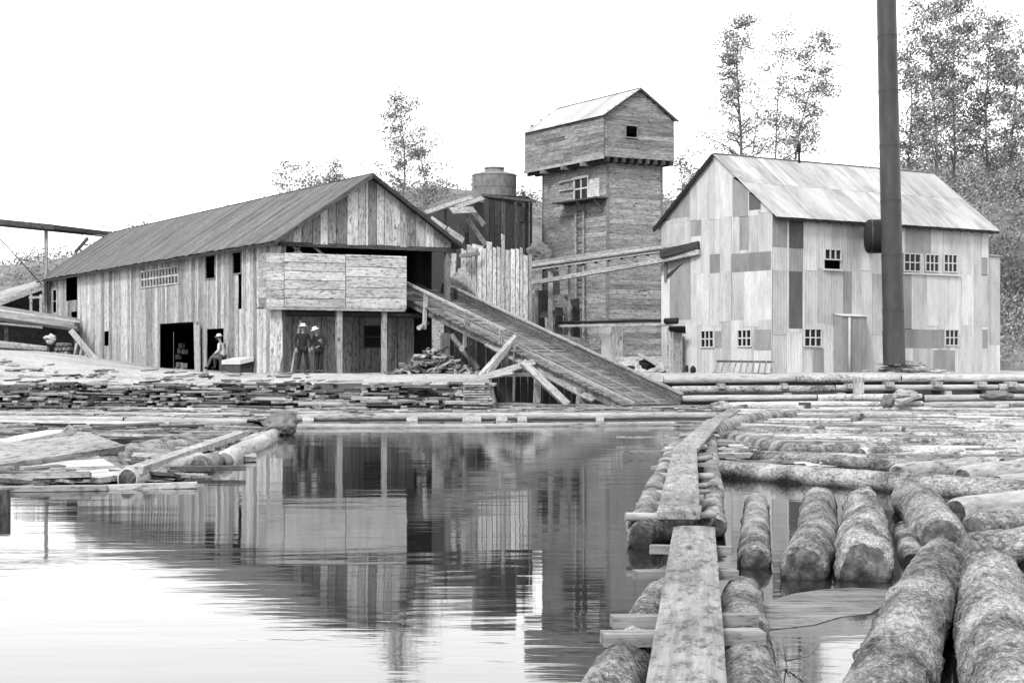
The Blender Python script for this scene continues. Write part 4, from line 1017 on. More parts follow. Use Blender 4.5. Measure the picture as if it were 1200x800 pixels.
bs = thing('burner_shed', 'dark plank shed with ragged flat roof below the burner top', 'shed', P(600, 435, 80))
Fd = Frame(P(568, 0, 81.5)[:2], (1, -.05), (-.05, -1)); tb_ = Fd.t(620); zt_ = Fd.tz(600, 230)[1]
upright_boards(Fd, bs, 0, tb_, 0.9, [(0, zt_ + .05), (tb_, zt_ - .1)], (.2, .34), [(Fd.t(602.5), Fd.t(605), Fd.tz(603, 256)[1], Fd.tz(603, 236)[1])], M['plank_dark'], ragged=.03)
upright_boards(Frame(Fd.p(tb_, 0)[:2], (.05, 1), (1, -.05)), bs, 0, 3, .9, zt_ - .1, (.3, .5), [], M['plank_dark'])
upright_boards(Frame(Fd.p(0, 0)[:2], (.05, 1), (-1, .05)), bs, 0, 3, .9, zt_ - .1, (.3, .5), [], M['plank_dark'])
bd(bs, 'roof_edge', 549, 227, 81.6, 628, 236, 81.0, .12, .08, 'plank_dark')
bd(bs, 'roof_deck', 566, 231, 83.0, 622, 234, 82.8, 2.6, .05, 'plank_dark', (0, 0, 1))
bd(bs, 'post', 613.5, 300, 81.2, 613.5, 225, 81.2, .15, .15, 'plank_dark'); bd(bs, 'post', 611, 260, 81.1, 611, 243, 81.1, .25, .1, 'plank_dark')
# broken lean-to between mill gable and burner
lt = thing('broken_lean_to', 'broken lean-to of loose pale boards slanting beside the mill gable', 'lean-to', P(535, 435, 74))
for (a, b, da, c, d, db, w_, mt) in ((499, 249, 73, 553, 231, 77, .2, 'timber'), (505, 246, 74, 560, 226, 79, .5, 'timber_mid'), (535, 243, 74, 566, 232, 77, .22, 'timber'), (529, 247, 73.5, 556, 246, 75, .32, 'plank_pale'),
      (505, 256, 71.5, 522, 268, 71.8, .22, 'timber'), (524, 269, 72, 543, 282, 72.4, .26, 'timber'), (545, 253, 75, 569, 287, 75.4, .22, 'timber_mid'), (555, 249, 76, 567, 264, 76.2, .24, 'timber_mid'),
      (522, 245, 74.6, 523, 272, 74.6, .13, 'plank_dark'), (518, 293, 69.8, 529, 308, 69.9, .08, 'timber'), (532, 297, 72, 530, 330, 72, .22, 'timber'), (553, 289, 73.5, 566, 292, 73.5, .25, 'timber'),
      (533, 324, 71.5, 560, 290, 73.5, .08, 'timber_mid'), (538, 300, 72.6, 562, 297, 73, .16, 'timber_mid'), (553, 290, 74, 549, 345, 74, .14, 'timber_mid'), (540, 262, 75, 541, 292, 75, .3, 'plank_dark'), (545, 262, 75.4, 546, 292, 75.4, .3, 'plank_dark')):
    bd(lt, 'board', a, b, da, c, d, db, w_, .05, mt, (0.1, -1, .4))
slabmesh('back_wall', lt, [P(498, 252, 79), P(560, 236, 79), P(570, 238, 79), P(570, 350, 79), P(498, 350, 79)], (0, 1, 0), .1, M['lining'])  # added dark backing so the space behind the boards reads black
bs_ = thing('slope_boarding', 'light sloping chute mouth of worn boards beside the ramp top', 'chute', P(525, 435, 70.5))
for i in range(5): bd(bs_, 'board', 541 - i * 5.2, 314 + i * 5, 71.5 - .05 * i, 557 - i * 4, 352 - i * 4, 70.6 - .05 * i, .34, .05, 'timber_mid' if i % 2 else 'plank')
# fence of tall slabs
fn = thing('slab_fence', 'row of tall pale upright slabs of uneven height below the burner', 'fence', P(580, 440, 72.5))
Ff = Frame(P(538, 0, 73.4)[:2], (1, -.02), (-.02, -1))
px = 540.0; tops = [(540, 290), (547, 287), (553, 291), (559, 290), (565, 291), (570, 284), (577, 290), (582, 289), (587, 275), (592, 292), (598, 292), (604, 292), (609, 290), (613, 299), (619, 298)]
for i, (x_, y_) in enumerate(tops):
    nx = tops[i + 1][0] if i + 1 < len(tops) else 624
    ta, zt2 = Ff.tz(x_, y_); tb2 = Ff.t(nx); o_ = R.uniform(0, .05)
    prism('slab', fn, [Ff.p(ta + .008, .9, o_), Ff.p(tb2 - .01, .9, o_), Ff.p(tb2 - .02, zt2 + R.uniform(-.05, .02), o_), Ff.p(ta + .01, zt2 + R.uniform(-.02, .05), o_)], Ff.n, .03, M['plank_pale'] if R.random() < .75 else M['timber_mid'])
board('rail', fn, Ff.p(0, 3.5, -.06), Ff.p(Ff.t(622), 3.5, -.06), .12, .06, Ff.n, M['timber_mid'])
# debris between fence and tower
lump('bush', P(632, 297, 79), (.55, .45, .5), M['treebark'], 'dark round scrap of machinery hanging above the chute end', 'machinery', 21)
db = thing('scrap_frame', 'jumble of dark posts and boards between the slab fence and the tower', 'timber frame', P(640, 435, 78))
for (a, b, da, c, d, db_, w_, mt) in ((636, 340, 78, 636, 400, 78, .5, 'plank_dark'), (650, 318, 78.5, 652, 345, 78.5, .35, 'plank_dark'), (662, 347, 77.8, 675, 358, 77.8, .14, 'plank_dark'), (655, 360, 78, 655, 412, 78, .35, 'plank_dark'), (666, 350, 78.4, 666, 412, 78.4, .4, 'timber_mid'),
      (626, 345, 77, 627, 400, 77, .2, 'timber_mid'), (622, 371, 77.2, 660, 366, 77.6, .25, 'plank_dark'), (675, 350, 78.2, 676, 425, 78.2, .3, 'plank_dark'), (640, 372, 77, 641, 402, 77, .12, 'timber'), (625, 390, 77.4, 690, 402, 77.8, .3, 'timber_mid')):
    bd(db, 'board', a, b, da, c, d, db_, w_, .08, mt)

# ================================================================== LEFT YARD
cv = thing('elevated_conveyor', 'long dark elevated trough on posts reaching the mill roof from the left', 'conveyor', P(55, 420, 93))
bd(cv, 'trough', -60, 255, 90, 62, 267, 93, .28, .3, 'plank_dark'); bd(cv, 'trough', 62, 267, 93, 128, 275, 96, .24, .3, 'plank_dark')
bd(cv, 'rail', -60, 258.5, 89.7, 126, 277, 95.6, .07, .1, 'timber_mid')
for px, py in ((54, 268), (-30, 260)): bd(cv, 'post', px, 420, 93, px, py, 93, .16, .16, 'plank')
bd(cv, 'stay', -2, 278, 90, 49, 333, 92, .05, .05, 'plank_dark'); bd(cv, 'strut', 103, 279, 93, 88, 296, 93, .14, .12, 'plank_dark')
ys = thing('yard_shed', 'open-fronted shed with a pale sloping roof at the far left behind the mill', 'shed', P(20, 425, 93))
slabmesh('roof', ys, [P(-60, 378, 92), P(50, 333, 92), P(50, 329, 98), P(-60, 362, 98)], (0, 0, 1), .12, M['timber'])
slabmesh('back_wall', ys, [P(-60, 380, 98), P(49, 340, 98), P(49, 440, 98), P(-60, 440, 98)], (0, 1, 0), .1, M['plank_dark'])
for px in (36.5, 48): bd(ys, 'post', px, 375, 92, px, 345, 92, .13, .1, 'timber')
bd(ys, 'post', 5, 400, 92, 5, 360, 92, .13, .1, 'timber_mid'); bd(ys, 'rail', 34, 349, 92, 51, 348, 92, .12, .1, 'timber')
wr = thing('plank_walk_roof', 'long low plank roof sloping down towards the mill corner at the far left', 'roof', P(30, 430, 86))
for i in range(5):
    f = i / 4; bd(wr, 'plank', -60, 352 + 9 * f, 88 - 3 * f, 92, 376 + 7 * f, 88 - 3 * f, .75, .05, 'timber_mid' if i % 2 else 'plank', (0, -.3, 1))
bd(wr, 'edge_beam', -60, 366, 84.6, 93, 387, 84.6, .13, .15, 'plank_dark'); bd(wr, 'edge_beam', -60, 373, 84.2, 50, 384, 84.4, .1, .15, 'timber_mid')
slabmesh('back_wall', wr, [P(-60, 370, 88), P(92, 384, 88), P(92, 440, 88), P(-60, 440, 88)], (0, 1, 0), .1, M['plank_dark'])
for px in (8, 90): bd(wr, 'post', px, 425, 85, px, 378, 85, .2, .2, 'plank_dark')
lt2 = thing('timber_stack', 'long low timbers lying under the plank roof at the far left', 'timber stack', P(20, 412, 82))
for i, (b, d) in enumerate(((398, 409), (403, 411.5), (408, 414))):
    bd(lt2, 'timber', -40, b, 82 - i * .4, 56, d, 81.5 - i * .4, .22, .3, ('timber', 'timber_mid', 'plank_dark')[i])
lump('white_boulder', P(59, 397, 82), (.26, .2, .2), M['plank_pale'], 'pale sack propped under the plank roof by the dark pile', 'sack', 31)
tg = thing('cordwood_pile', 'small dark round pile of short logs below the white sack', 'log pile', P(74, 415, 80.5))
for i in range(11):
    p = P(67 + (i % 4) * 4.3 + (i // 4) * 1.8, 414 - (i // 4) * 5, 80.5); log('log', p + Vector((0, -.5, 0)), p + Vector((0, .5, 0)), .09, .09, seed=300 + i % 3, parent=tg, nr=10)
br = thing('corner_braces', 'pale slanting board and short poles leaning at the left corner of the mill', 'brace', P(105, 438, 79))
bd(br, 'board', 83, 387, 83, 127, 440, 76, .26, .06, 'timber')
for a, b, c, d in ((90, 402, 83, 432), (96, 407, 90, 434), (101, 412, 99, 436), (107, 418, 108, 438), (86, 434, 112, 441)): bd(br, 'pole', a, b, 81.5, c, d, 79.5, .1, .06, 'timber')
lump('dark_boat_shape', P(51, 430, 68), (1.0, .3, .14), M['shade_dirt'], 'long dark hollow log lying on the sawdust slope at the far left', 'log', 33)

# box and blocks by the mill door
hb = thing('pale_box', 'low pale-topped wooden box standing against the mill wall beside the seated man', 'box', Fs.p(Fs.t(276, .4), 1.1, .4))
ta, tb3 = sorted((Fs.t(266, .4), Fs.t(288, .4))); z1 = Fs.tz(276, 425, .4)[1]
for F_, o_ in ((Fs, .55), (Fs, .12)): prism('box_side', hb, [Fs.p(ta + .1, 1.0, o_), Fs.p(tb3 - .1, 1.0, o_), Fs.p(tb3 - .1, z1, o_), Fs.p(ta + .1, z1, o_)], Fs.n, .03, M['plank_dark'])
for t in (ta + .12, tb3 - .12): slabmesh('box_end', hb, [Fs.p(t, 1.0, .12), Fs.p(t, 1.0, .54), Fs.p(t, z1, .54), Fs.p(t, z1, .12)], Fs.d, .03, M['plank_dark'])
slabmesh('lid', hb, [Fs.p(ta, z1 - .06, .62), Fs.p(tb3, z1 - .06, .62), Fs.p(tb3, z1 + .06, .08), Fs.p(ta, z1 + .06, .08)], (0, 0, 1), .16, M['white'])
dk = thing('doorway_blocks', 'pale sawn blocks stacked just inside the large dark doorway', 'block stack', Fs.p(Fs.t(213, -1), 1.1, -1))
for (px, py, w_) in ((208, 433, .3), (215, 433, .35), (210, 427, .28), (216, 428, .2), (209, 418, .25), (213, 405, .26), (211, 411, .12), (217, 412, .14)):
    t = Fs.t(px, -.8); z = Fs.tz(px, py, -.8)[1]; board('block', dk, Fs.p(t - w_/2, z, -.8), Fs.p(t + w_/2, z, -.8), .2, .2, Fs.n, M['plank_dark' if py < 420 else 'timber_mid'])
# ================================================================== BOOM LOGS ALONG THE FAR SHORE
def L2(name, a, b, r0, r1, z0, z1, **k):
    """log from picture point a to b, axis at heights z0, z1"""
    return log(name, G(a[0], a[1], z0), G(b[0], b[1], z1), r0, r1, **k)
bk = dict(nr=14, step=.4, rough=.04)
# rear pair
for x0_, x1_ in ((350, 475), (490, 580), (620, 698), (708, 835)):  # added dark logs standing in for the shade in the boom gap
    tag(L2('sunken_log', (x0_, 494.5), (x1_, 494), .13, .13, -.06, -.06, seed=15, mat='shade_dirt', nr=14, step=.4, rough=.03), 'black waterlogged log between the far boom logs, ' + {350: 'leftmost, beside the root clump', 490: 'second from left, before the slab bank', 620: 'third, before the dark ramp pit', 708: 'rightmost, before the ramp foot'}[x0_], 'log', 'waterlogged logs between the far boom logs')  # added dark log, stands in for the shade in the boom gap
L2('boom_log', (348, 489), (600, 488), .10, .10, .14, .14, seed=11, label='rear boom log along the far shore, left half', group=None, mat='bark_pale', **bk)
L2('boom_log', (598, 488), (842, 486.5), .10, .09, .14, .14, seed=12, label='rear boom log along the far shore, right half reaching the ramp foot', mat='bark_pale', **bk)
L2('boom_log', (346, 500.5), (590, 499.5), .075, .075, .02, .02, seed=13, label='low front boom log at the water edge below the slab bank, left half', mat='bark_pale', **bk)
L2('boom_log', (585, 499), (845, 496), .075, .07, .02, .02, seed=14, label='low front boom log at the water edge before the ramp, right half', mat='bark_pale', **bk)
for i, (px, w_, tl) in enumerate(((361, .3, 'leftmost'), (483, .3, 'second from left, before the slab bank'), (553, .5, 'third, left of the ramp pit'), (588, .3, 'fourth, under the pit'), (612, .25, 'fifth, just right of the pit'), (703, .22, 'rightmost, before the ramp foot'))):
    p = G(px, 494, .06); q = Vector((p.x, p.y, 0)).normalized(); tag(board('cross_block', None, p - q * 1.1, p + q * 1.1 + Vector((0, 0, .04)), w_ * .9, .12, (0, 0, 1), M['timber']), 'pale cross block joining the two far boom logs, ' + tl, 'block', 'cross blocks between the far boom logs')
# floating timbers left of them
for i, (x0, y0, x1, y1, r, lb) in enumerate(((-60, 486, 300, 488.5, .13, 'long pale timber lying farthest back along the left shore'), (-60, 492, 150, 492.5, .12, 'left pale timber nearest the slab bank foot'), (150, 492.5, 290, 494.5, .11, 'pale timber with dark outlined end left of the root clump'), (-60, 497, 230, 499, .12, 'front one of the long level timbers at the left shore'), (120, 481, 310, 482, .12, 'grey timber touching the slab bank at left'),
                                     (430, 482, 590, 482.5, .07, 'thin grey pole lying on the mud below the bank corner'), (600, 480, 700, 482, .07, 'thin grey pole lying on the mud under the ramp'))):
    L2('timber', (x0, y0), (x1, y1), r, r * .85, .06, .06, seed=20 + i, label=lb, mat='bark_pale', **bk)
# ================================================================== LEFT DRIFT: BOARDS AND LOGS
def fb(a, za, b, zb, w_, t_, n, mat, label, cat='board', name='board'):
    return tag(board(name, None, G(a[0], a[1], za), G(b[0], b[1], zb), w_, t_, n, M[mat]), label, cat)
fb((-60, 545), .18, (126, 518), .34, .62, .09, (0.1, -.5, 1), 'timber', 'long thick pale plank tilting up towards the right over the drift at left')
fb((-60, 565), .05, (118, 561), .03, .5, .06, (0, 0, 1), 'timber', 'wide low board awash under the tilted panel at left')
fb((-30, 573), .03, (125, 571), .03, .3, .05, (0, 0, 1), 'timber_mid', 'grey plank at the water edge far left')
fb((122, 571), .02, (231, 567.5), .04, .16, .06, (0, 0, 1), 'timber', 'thin bright plank floating at the front of the drift')
pn = slabmesh('panel', None, [G(70, 540, .10), G(97, 528, .16), G(151, 561, .05), G(118, 566, .02), G(28, 561, .02)], (0, -.3, 1), .07, M['plank_pale']); tag(pn, 'pale triangular panel tilted on the drift under the thick plank', 'panel')
pn = slabmesh('panel', None, [G(100, 526, .2), G(126, 522, .2), G(150, 548, .12), G(152, 562, .0), G(146, 560, .03)], (.3, -.5, .6), .06, M['timber_mid']); tag(pn, 'shaded side panel behind the pale triangular one', 'panel')  # side panel in plain grey timber
fb((0, 520), .14, (70, 506), .2, .5, .08, (0, -.1, 1), 'plank_pale', 'broad pale slab on the drift behind the thick plank')
fb((62, 522), .2, (78, 507), .42, .28, .08, (-.6, -.3, .5), 'timber', 'short pale block tipped up behind the thick plank')
fb((158, 551), .16, (286, 507), .26, .20, .09, (0, -.2, 1), 'timber', 'long straight pale plank slanting back across the drifting logs')
fb((10, 552), .1, (90, 541), .1, .3, .05, (0, 0, 1), 'timber', 'short pale board between thick plank and panel')
dl = [((132, 540), (236, 520), .17, 'rough barked log behind the slanting plank'), ((150, 562), (236, 541), .15, 'short thick log at the front of the drift right of the panel'), ((232, 548), (262, 536), .15, 'stubby log piece at the front right of the drift'),
      ((262, 540), (318, 513), .16, 'dark sided log leading to the root clump'), ((150, 530), (225, 512), .13, 'thin barked log farthest back in the drift'), ((-50, 531), (60, 524), .14, 'half sunken log at the left behind the thick plank'), ((186, 548), (240, 528), .1, 'thin log squeezed between two drifting logs'), ((270, 524), (330, 505), .12, 'pale log touching the root clump')]
for i, (a, b, r, lb) in enumerate(dl): L2('log', a, b, r, r * .85, r * .35, r * .35, seed=40 + i, label=lb, nr=18, step=.15, rough=.07, mat='bark' if i % 2 == 0 else 'bark_pale')
pb = thing('edge_post', 'dark post standing in the water at the left edge of the picture', 'post', G(3, 600, 0)); board('post', pb, G(4, 600, 0) + Vector((0, 0, -.5)), G(4, 600, 0) + Vector((0, 0, .22)), .11, .11, (0, -1, 0), M['plank_dark'])

# ================================================================== WALKWAY ON LOGS
walk = thing('plank_walkway', 'narrow plank walkway on floating logs running out from the camera to the shore', 'walkway', G(815, 700, .1))
def wplank(pts, w_, t_, mat, mesh_w=None):
    """long plank with slightly cupped, worn top: pts = list of centre points"""
    mb = MB(); n = 28; m = 7; v = []; a, b = Vector(pts[0]), Vector(pts[-1]); d = (b - a); s_ = Vector((d.y, -d.x, 0)).normalized()
    sd = R.uniform(0, 50)
    for i in range(n + 1):
        p = a + d * i / n
        for j in range(m + 1):
            f = j / m - .5; ww = w_ * (1 + .015 * noise.noise((i * .4, sd, f * 2)))
            v.append(p + s_ * (f * ww) + Vector((0, 0, t_ / 2 - .012 * (4 * f * f) + .006 * noise.noise((i * .5, j * .9, sd)))))
    k = len(v)
    for i in range(n + 1):
        p = a + d * i / n
        for j in (0, m):
            f = j / m - .5; v.append(p + s_ * (f * w_) + Vector((0, 0, -t_ / 2)))
    F = [(i * (m + 1) + j, i * (m + 1) + j + 1, (i + 1) * (m + 1) + j + 1, (i + 1) * (m + 1) + j) for i in range(n) for j in range(m)]
    for i in range(n):
        F += [(i * (m + 1), (i + 1) * (m + 1), k + 2 * i + 2, k + 2 * i), (i * (m + 1) + m, k + 2 * i + 1, k + 2 * i + 3, (i + 1) * (m + 1) + m), (k + 2 * i, k + 2 * i + 2, k + 2 * i + 3, k + 2 * i + 1)]
    F += [tuple(range(m + 1)) + (k + 1, k), tuple(n * (m + 1) + j for j in range(m, -1, -1)) + (k + 2 * n, k + 2 * n + 1)]
    x, y, z = axes(d, (0, 0, 1)); W = frame_m(a, x, y, z); I = W.inverted()
    return meshobj('walk_plank', [I @ q for q in v], F, mat, walk, W)
near0 = Vector((.16 + .15, 4.2, .27)); nearA = Vector((.607, 6.24, .27)); farA = Vector((1.255, 12.35, .28))
dirA = (farA - nearA) / 6.11
near0 = nearA - dirA * 2.2
wplank([near0, farA], .285, .06, M['walk'])
pB0 = G(795, 603, .36); pB1 = G(803, 523, .33); wplank([pB0, pB1], .30, .06, M['walk'])
pC0 = G(803, 527, .28); pC1 = G(838, 492, .28); wplank([pC0, pC1], .34, .06, M['walk'])
wplank([G(838, 494, .26), G(860, 480, .3)], .34, .05, M['walk'])
# carrying logs of the near run
def nlog(a, b, r0, r1, seed, label=None, parent=None, mat='bark', nr=56, step=.03, fine=.05, rough=.05, name='log', roll=0):
    return log(name, a, b, r0, r1, seed=seed, label=label, parent=parent, nr=nr, step=step, fine=fine, rough=rough, mat=mat, roll=roll)
nlog(Vector((.02, 4.6, .07)), Vector((.95, 10.9, .07)), .14, .115, 61, parent=walk, name='carrying_log')
nlog(Vector((.62, 4.6, .06)), Vector((1.36, 10.6, .07)), .14, .115, 62, parent=walk, name='carrying_log')
# cross pieces under the near plank
for (xl, yl, xr, yr, w_, z_, mt) in ((706, 748, 893, 745, .15, .21, 'plank'), (717, 728, 886, 725, .11, .215, 'timber_mid'), (744, 674, 862, 672, .14, .2, 'timber_mid'), (762, 643, 858, 645, .10, .2, 'timber_mid')):
    a, b = G(xl, yl, z_), G(xr, yr, z_); board('cross_piece', walk, a, b, w_, .055, (0.02, 0, 1), M[mt])
# far run: logs and short sticks
L2('carrying_log', (752, 619), (792, 520), .13, .11, .12, .1, seed=63, parent=walk, nr=24, step=.12, rough=.06)
L2('carrying_log', (838, 618), (833, 515), .1, .1, .1, .1, seed=64, parent=walk, nr=24, step=.12, rough=.06)
nlog(G(752, 628, .09), G(800, 604, .12), .12, .15, 65, 'blunt pointed log end beside the joint of the walkway planks', nr=36, step=.04)
for i, (xl, y, xr) in enumerate(((740, 603, 836), (748, 590, 838), (757, 577, 836), (764, 566, 838), (772, 556, 834), (770, 546, 836), (776, 538, 833), (775, 531, 832), (780, 524, 830), (786, 517, 834), (793, 510, 842))):
    a, b = G(xl + R.uniform(-9, 7), y + R.uniform(0, 6), .2 + R.uniform(-.02, .02)), G(xr + R.uniform(-4, 4), y + R.uniform(-3, 2), .22)
    if i % 4 == 1: board('cross_board', walk, a, b, R.uniform(.10, .15), .04, (R.uniform(-.1, .1), R.uniform(-.1, .1), 1), M['timber'])
    else: pole('cross_stick', walk, a, b, R.uniform(.03, .055), R.uniform(.02, .045), M[('bark_pale', 'bark')[i % 2]])
nlog(G(826, 611, .16), G(846, 598, .16), .07, .06, 66, 'short log stub poking out at the right of the walkway joint', nr=24, step=.05)

# ================================================================== FOREGROUND LOGS
def fl(a, za, b, zb, r0, r1, seed, label, **k): return nlog(G(a[0], a[1], za), G(b[0], b[1], zb), r0, r1, seed, label, **k)
fl((885, 659), .04, (886, 592), .03, .118, .125, 71, 'narrow floating log nearest the walkway with its cut end to the camera', nr=48)
fl((947, 668), .06, (962, 588), .05, .165, .17, 72, 'second log from the walkway with a broad dark cut end', nr=56)
fl((1014, 666), .08, (1010, 588), .06, .20, .17, 73, 'thick knotty log with a ragged dark butt, right of the broad dark ended one', rough=.10, fine=.07, nr=60)
fl((1108, 632), .10, (1068, 586), .10, .20, .20, 74, 'log slanting back left behind the large foreground log', nr=50)
fl((1022, 855), .10, (1104, 656), .12, .185, .175, 75, 'large rough barked foreground log slanting up to the right', nr=72, step=.022, fine=.06)
fl((1192, 880), .10, (1160, 676), .12, .20, .19, 76, 'large rough barked foreground log at the right edge', nr=72, step=.022, fine=.06)
fl((1136, 648), .10, (1330, 628), .10, .15, .15, 77, 'log with round cut end pointing left, lying across behind the right edge log', nr=48)
fl((1143, 622), .12, (1330, 598), .12, .14, .15, 78, 'dark ended log above the round ended one at right', nr=48)
fl((1120, 600), .14, (1215, 588), .14, .13, .13, 79, 'pale peeled log end lying highest in the right heap', mat='bark_pale', nr=44)
fl((1072, 660), .0, (1060, 625), .0, .10, .10, 80, 'sunken dark log between the knotty log and the large foreground log', nr=30)
fl((1175, 595), .02, (1340, 583), .02, .12, .12, 81, 'thin log at the right behind the pale peeled one', nr=30)
sb = slabmesh('sunken_board', None, [G(x, y, .004) for x, y in ((886, 718), (900, 704), (930, 695), (965, 690), (1003, 688), (1040, 690), (1044, 704), (1020, 718), (985, 722), (955, 731), (893, 738))], (0, 0, -1), .03, M['deck']); tag(sb, 'smooth worn sheet of wood awash before the floating log ends', 'board')
# twigs standing out of the water
tw_ = thing('twig', 'thin forked bare twig poking out of the water right of the walkway', 'twig', G(925, 790, 0))
for a, za, b, zb in (((925, 792), 0, (921, 774), .02), ((921, 774), .02, (903, 742), .10), ((921, 774), .02, (948, 768), .07), ((948, 768), .07, (962, 752), .1), ((921, 774), .02, (917, 748), .12)):
    pole('branch', tw_, G(*a, za), G(*b, zb), .004, .003, M['treebark'], nseg=6)

# ================================================================== LOG FIELD AT RIGHT
L2('boom_log', (840, 553), (1260, 587), .16, .17, .05, .05, seed=82, label='long straight boom log crossing in front of the log field', nr=30, step=.08, rough=.05, fine=.03)
L2('boom_log', (852, 537), (1080, 553), .16, .15, .0, .02, seed=83, label='wide low log just behind the long straight boom log', nr=26, step=.1, fine=.03)
L2('log', (1052, 556), (1150, 547), .13, .15, .1, .1, seed=84, label='pale knobby log ending in a dark hollow, behind the boom log', nr=26, step=.08, rough=.1, mat='bark_pale')
L2('log', (1128, 562), (1290, 541), .15, .16, .1, .12, seed=85, label='pale thick log at the right edge behind the boom log', nr=26, step=.08, rough=.1, mat='bark_pale')
L2('log', (1170, 565), (1260, 560), .10, .11, .05, .05, seed=86, label='small pale log tucked before the thick one at the right edge', nr=22, step=.1, mat='bark_pale')
# curved boom swinging from the walkway head
cb = thing('curved_boom', 'curved slender boom log bending from the walkway head towards the bulkhead', 'log boom', G(860, 500, .1))
mb = MB(); pts = [G(x, y, .12) for x, y in ((832, 510), (845, 503), (862, 496), (882, 491), (905, 488), (930, 487))]; mb.tube(pts, [.15, .16, .16, .15, .14, .12], 16); mb.build('boom_log', M['bark'], cb, smooth=True)
mb = MB(); pts = [G(x, y, .08) for x, y in ((836, 512), (860, 515), (885, 520), (905, 526), (930, 530), (965, 530), (1005, 527), (1050, 525))]; mb.tube(pts, [.11, .13, .14, .15, .14, .13, .12, .1], 16); tag(mb.build('boom_log', M['bark'], None, smooth=True), 'sagging curved log bowing through the front of the log field', 'log boom')
fieldlogs = [(858, 501, 1010, 507, .12, 'pale'), (880, 508, 1040, 513, .13, 'bark'), (910, 515, 1060, 518, .12, 'bark'), (1000, 521, 1160, 521, .13, 'bark'), (1010, 534, 1130, 530, .14, 'bark'), (900, 538, 1000, 540, .12, 'bark'),
             (1060, 512, 1230, 515, .12, 'bark'), (1100, 525, 1260, 530, .13, 'bark'), (1120, 537, 1250, 534, .12, 'bark'), (1000, 500, 1130, 503, .11, 'pale'), (1120, 503, 1250, 505, .11, 'bark'), (900, 495, 1010, 494, .11, 'bark'), (860, 483, 960, 482, .11, 'pale'),
             (930, 488, 1060, 487, .1, 'pale'), (960, 481, 1090, 479, .11, 'pale'), (1060, 491, 1190, 492, .1, 'bark'), (1080, 483, 1250, 481, .11, 'pale'), (1150, 496, 1280, 495, .1, 'bark'), (1120, 488, 1260, 487, .1, 'pale'), (900, 477, 1040, 476, .1, 'pale'), (1050, 475, 1200, 474, .1, 'pale'), (830, 487, 900, 486, .1, 'pale')]
FIELD = ['pale log starting right at the curved boom beside the walkway head', 'weathered log just inside the bend of the curved boom', 'weathered log lying against the back of the sagging curved log', 'weathered log right of the sagging log, in the middle of the field', 'log crossing the right tail of the sagging curved log', 'weathered log between the sagging curved log and the wide low log',
    'weathered log in the middle row running to the right edge', 'weathered log behind the pale thick log at the right edge', 'log tucked right behind the pale thick log at the right edge', 'pale log in the centre of the field below the dark tilted stump', 'weathered log at the right edge, two rows behind the pale thick log', 'weathered log touching the back of the curved slender boom', 'pale log beside the pale-topped stump at the ramp foot',
    'pale log just right of the curved boom tip, back of the field', 'pale log lying directly before the dark tilted stump', 'weathered log in the middle of the field towards the right, fourth row from the bulkhead', 'pale log before the wide dark stump, running out of the picture', 'weathered log at the right edge, midway up the field', 'pale log at the right, just nearer than the one before the wide stump', 'pale log under the lowest bulkhead log, left half', 'pale log under the lowest bulkhead log, right half', 'short pale log joining the ramp foot and the walkway head']
for i, (x0, y0, x1, y1, r, mt) in enumerate(fieldlogs):
    o = L2('log', (x0, y0), (x1, y1), r, r * .85, r * .3, r * .35, seed=200 + i % 7, nr=14, step=.3, rough=.08, mat='bark_pale' if mt == 'pale' else 'bark_mid')
    tag(o, FIELD[i], 'log', 'logs crowded in the field' if mt != 'pale' else 'pale logs in the field')
STUB = ['behind the middle of the sagging curved log', 'in the centre of the log field', 'just before the wide dark stump', 'beside the pale-topped stump', 'behind the pale thick log at the right edge', 'between curved boom tip and field centre', 'near the dark square block']
rq = random.Random(55); nfl = 0
for row in range(17):
    y = 478 + row * 3.6 + (row ** 1.25) * .35; x = 862 + rq.uniform(-10, 25)
    if y > 541: break
    while x < 1230:
        w_ = rq.uniform(90, 190) * (1 + row * .03)
        if rq.random() < .8 and not (y > 528 and x < 1010):
            mt = 'bark_mid' if rq.random() < .65 else 'bark_pale'; r = rq.uniform(.06, .115); dy = rq.gauss(0, 1.4)
            o = L2('log', (x, y + dy), (x + w_, y + dy + rq.gauss(0, 1.2)), r, r * rq.uniform(.7, .95), r * .15, r * .3, seed=230 + nfl % 9, nr=12, step=.35, rough=.09, mat=mt)
            tag(o, 'half sunken log lying level among many alike in the log field', 'log', 'half sunken logs of the log field'); nfl += 1
        x += w_ * rq.uniform(.9, 1.15)
for i, (px, py, ln) in enumerate(((952, 505, .3), (1035, 503, .25), (1168, 478, .3), (862, 478, .25), (1150, 541, .3), (1000, 492, .3), (925, 478, .25))):
    p = G(px, py, .12); d = Vector((R.uniform(-.3, .3), -.4, R.uniform(.0, .12))); log('stub', p, p + d + Vector((.2, 0, 0)), .09, .09, seed=400 + i % 3, nr=14, step=.2, group='log stubs in the field', label='short log stub with dark end ' + STUB[i], cat='log stub')
slab_ = slabmesh('slab', None, [G(1046, 470, .3), G(1072, 462, .45), G(1078, 466, .4), G(1056, 474, .25)], (0, -.2, 1), .1, M['timber']); tag(slab_, 'short pale slab tilted at the bulkhead foot', 'slab')

